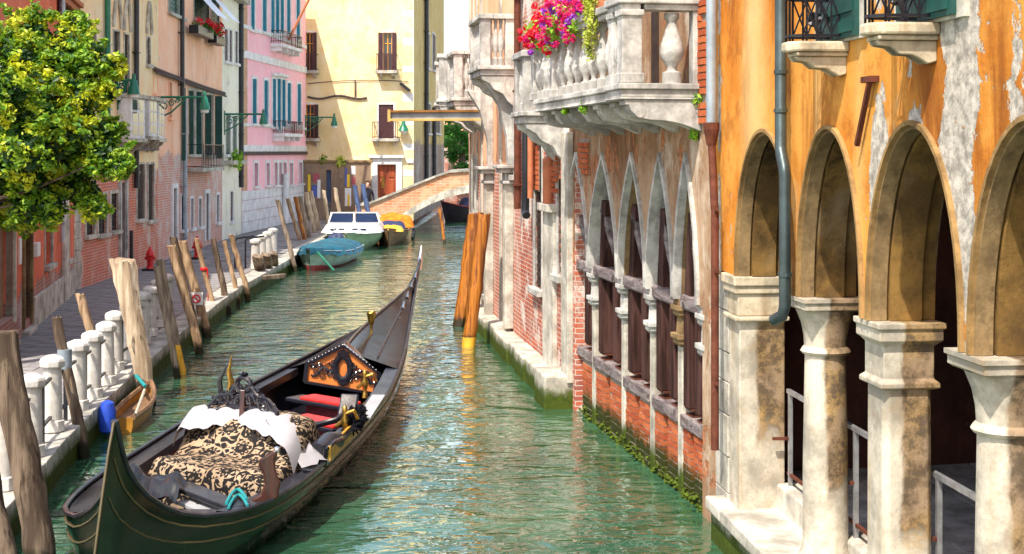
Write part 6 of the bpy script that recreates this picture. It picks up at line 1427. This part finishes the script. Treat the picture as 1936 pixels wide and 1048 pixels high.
for q in (-.08, .05, .12): ms_.tube([(u + q, p2 + .03, ZB + RH + .1), (u + q + .03, p2 + .07, ZB + .5), (u + q, p2 + .05, ZB + .35)], .006, 5)
m.build('foliage', 'ivy', iv); ms_.build('stem', 'post_dark', iv)
def tuft(fr, px, py, w, r_, lb, mat='leaf_bright', n=120, size=.03):
    u, z = fr.uz(px, py, w); t = thing('weed_tuft', lb, 'plant', fr.P(u, w, z), fr.rz); m = MB(); leaves(m, (0, 0, 0), (r_, r_ * .6, r_), n, size, .1); m.build('leaves', mat, t)
    m = MB()
    for k in range(6): m.tube([(0, -.05, -r_ * .6), (U(-r_, r_) * .6, 0, U(-r_, r_) * .7)], .004, 4)
    m.build('stem', 'leaf_dark', t)
tuft(fm, 1315, 190, .06, .1, 'weed at the end of the balcony slab beside the zinc downpipe'); tuft(fm, 1312, 255, .05, .07, 'small weed sprouting from the wall below the last console'); tuft(fm, 1103, 203, p2, .08, 'weed rooted between two scrolled consoles'); tuft(fm, 1069, 208, p2, .06, 'tiny weed on the balcony underside')
tuft(f4, 447, 302, .25, .42, 'bright green plant hanging from the pale house ledge', n=300, size=.08); tuft(lw, 643, 305, .0, .3, 'yellow green weed on top of the brown wall', 'ivy', 200, .08); tuft(lw, 612, 303, 0, .24, 'brownish weed on the wall coping near the pink house', 'leaf', 140, .07)
def flowerbox(px0, px1, py, lb):
    a, b, c, d = f3.rect(px0, py, px1, py + 10, .3); r = thing('flower_box', lb, 'flower box', f3.P(0), f3.rz, 'window boxes of red geraniums')
    MB().box(a, b, .12, .42, c - .12, c + .15).build('trough', 'iron', r, False, .01); mg, mr = MB(), MB()
    for k in range(10): cc_ = (U(a, b), U(.15, .45), c + U(.1, .4)); leaves(mg, cc_, (.16, .12, .14), 20, .06, .2); leaves(mr, (cc_[0] + U(-.1, .1), cc_[1] + .08, cc_[2] + U(.0, .18)), (.16, .12, .12), 26, .05, .3)
    mg.build('foliage', 'leaf_far', r); mr.build('red_blossom', 'petal_red', r)
flowerbox(368, 397, 52, 'dark window box of red geraniums under the white awning'); flowerbox(403, 420, 68, 'dark window box of red geraniums beside the pale house')
# trees beyond the bridge
def far_tree(px, py, Y, r_, lb, n=2600):
    c = at(px, py, Y); t = thing('far_tree', lb, 'tree', (c.x, Y, 1)); m = MB((c.x, Y, 1)); MB((c.x, Y, 1)).tube([(c.x, Y, 1), (c.x + .1, Y, c.z - .5), (c.x, Y, c.z + .6)], [.25, .18, .08], 8).build('trunk', 'post_dark', t, True)
    for k in range(40):
        d = Vector((random.gauss(0, 1), random.gauss(0, 1), random.gauss(0, 1))).normalized() * U(.2, 1); leaves(m, c + Vector((d.x * r_, d.y * r_, d.z * r_ * 1.5)), (r_ * .3, r_ * .3, r_ * .25), n // 40, .13, .2)
    m.build('crown', 'leaf_far', t)
far_tree(872, 265, 90, 1.5, 'bright green tree beyond the bridge beside the right bank'); far_tree(852, 258, 94, 1.1, 'smaller green tree behind the bridge over the garden wall')
# oleander pots: red blossom beyond
# passer-by at the foot of the bridge
pz = 1.2; pv = at(694, 372, 60.9); pv.z = 1.2 - .35; pr_ = thing('person', 'passer-by in dark clothes with curly brown hair beside the bridge parapet', 'person', (at(695, 345, 61.6).x, 61.6, ZQ))
me = bpy.data.meshes.new('body'); J = [(0, 0, .92), (0, 0, 1.12), (0, 0, 1.35), (0, -.01, 1.5), (0, -.02, 1.62), (-.1, 0, .88), (-.11, -.03, .48), (-.11, 0, .06), (-.11, -.14, .03), (.1, 0, .88), (.11, -.03, .48), (.11, 0, .06), (.11, -.14, .03), (-.19, 0, 1.4), (-.25, .02, 1.12), (-.23, -.12, .88), (.19, 0, 1.4), (.26, 0, 1.14), (.3, -.16, .95)]
E = [(0,1),(1,2),(2,3),(3,4),(0,5),(5,6),(6,7),(7,8),(0,9),(9,10),(10,11),(11,12),(2,13),(13,14),(14,15),(2,16),(16,17),(17,18)]
me.from_pydata(J, E, []); bo = bpy.data.objects.new('body', me); COL.objects.link(bo); bo.parent = pr_
sk = bo.modifiers.new('skin', 'SKIN'); RD = [.14, .13, .15, .06, .1, .1, .07, .05, .04, .1, .07, .05, .04, .07, .05, .035, .07, .05, .035]
for i, v in enumerate(me.skin_vertices[0].data): v.radius = (RD[i], RD[i]); v.use_root = (i == 0)
bo.modifiers.new('sub', 'SUBSURF').render_levels = 2; bo.modifiers['sub'].levels = 1; me.materials.append(M['black_cloth'])
m = MB(); m.lathe([(.03, 1.5), (.08, 1.54), (.1, 1.64), (.1, 1.72), (.06, 1.78)], (0, -.02, 0), 12); m.build('face', 'skin', pr_, True)
m = MB(); leaves(m, (0, .02, 1.7), (.14, .13, .15), 400, .035, .8); m.build('hair', 'hair', pr_)
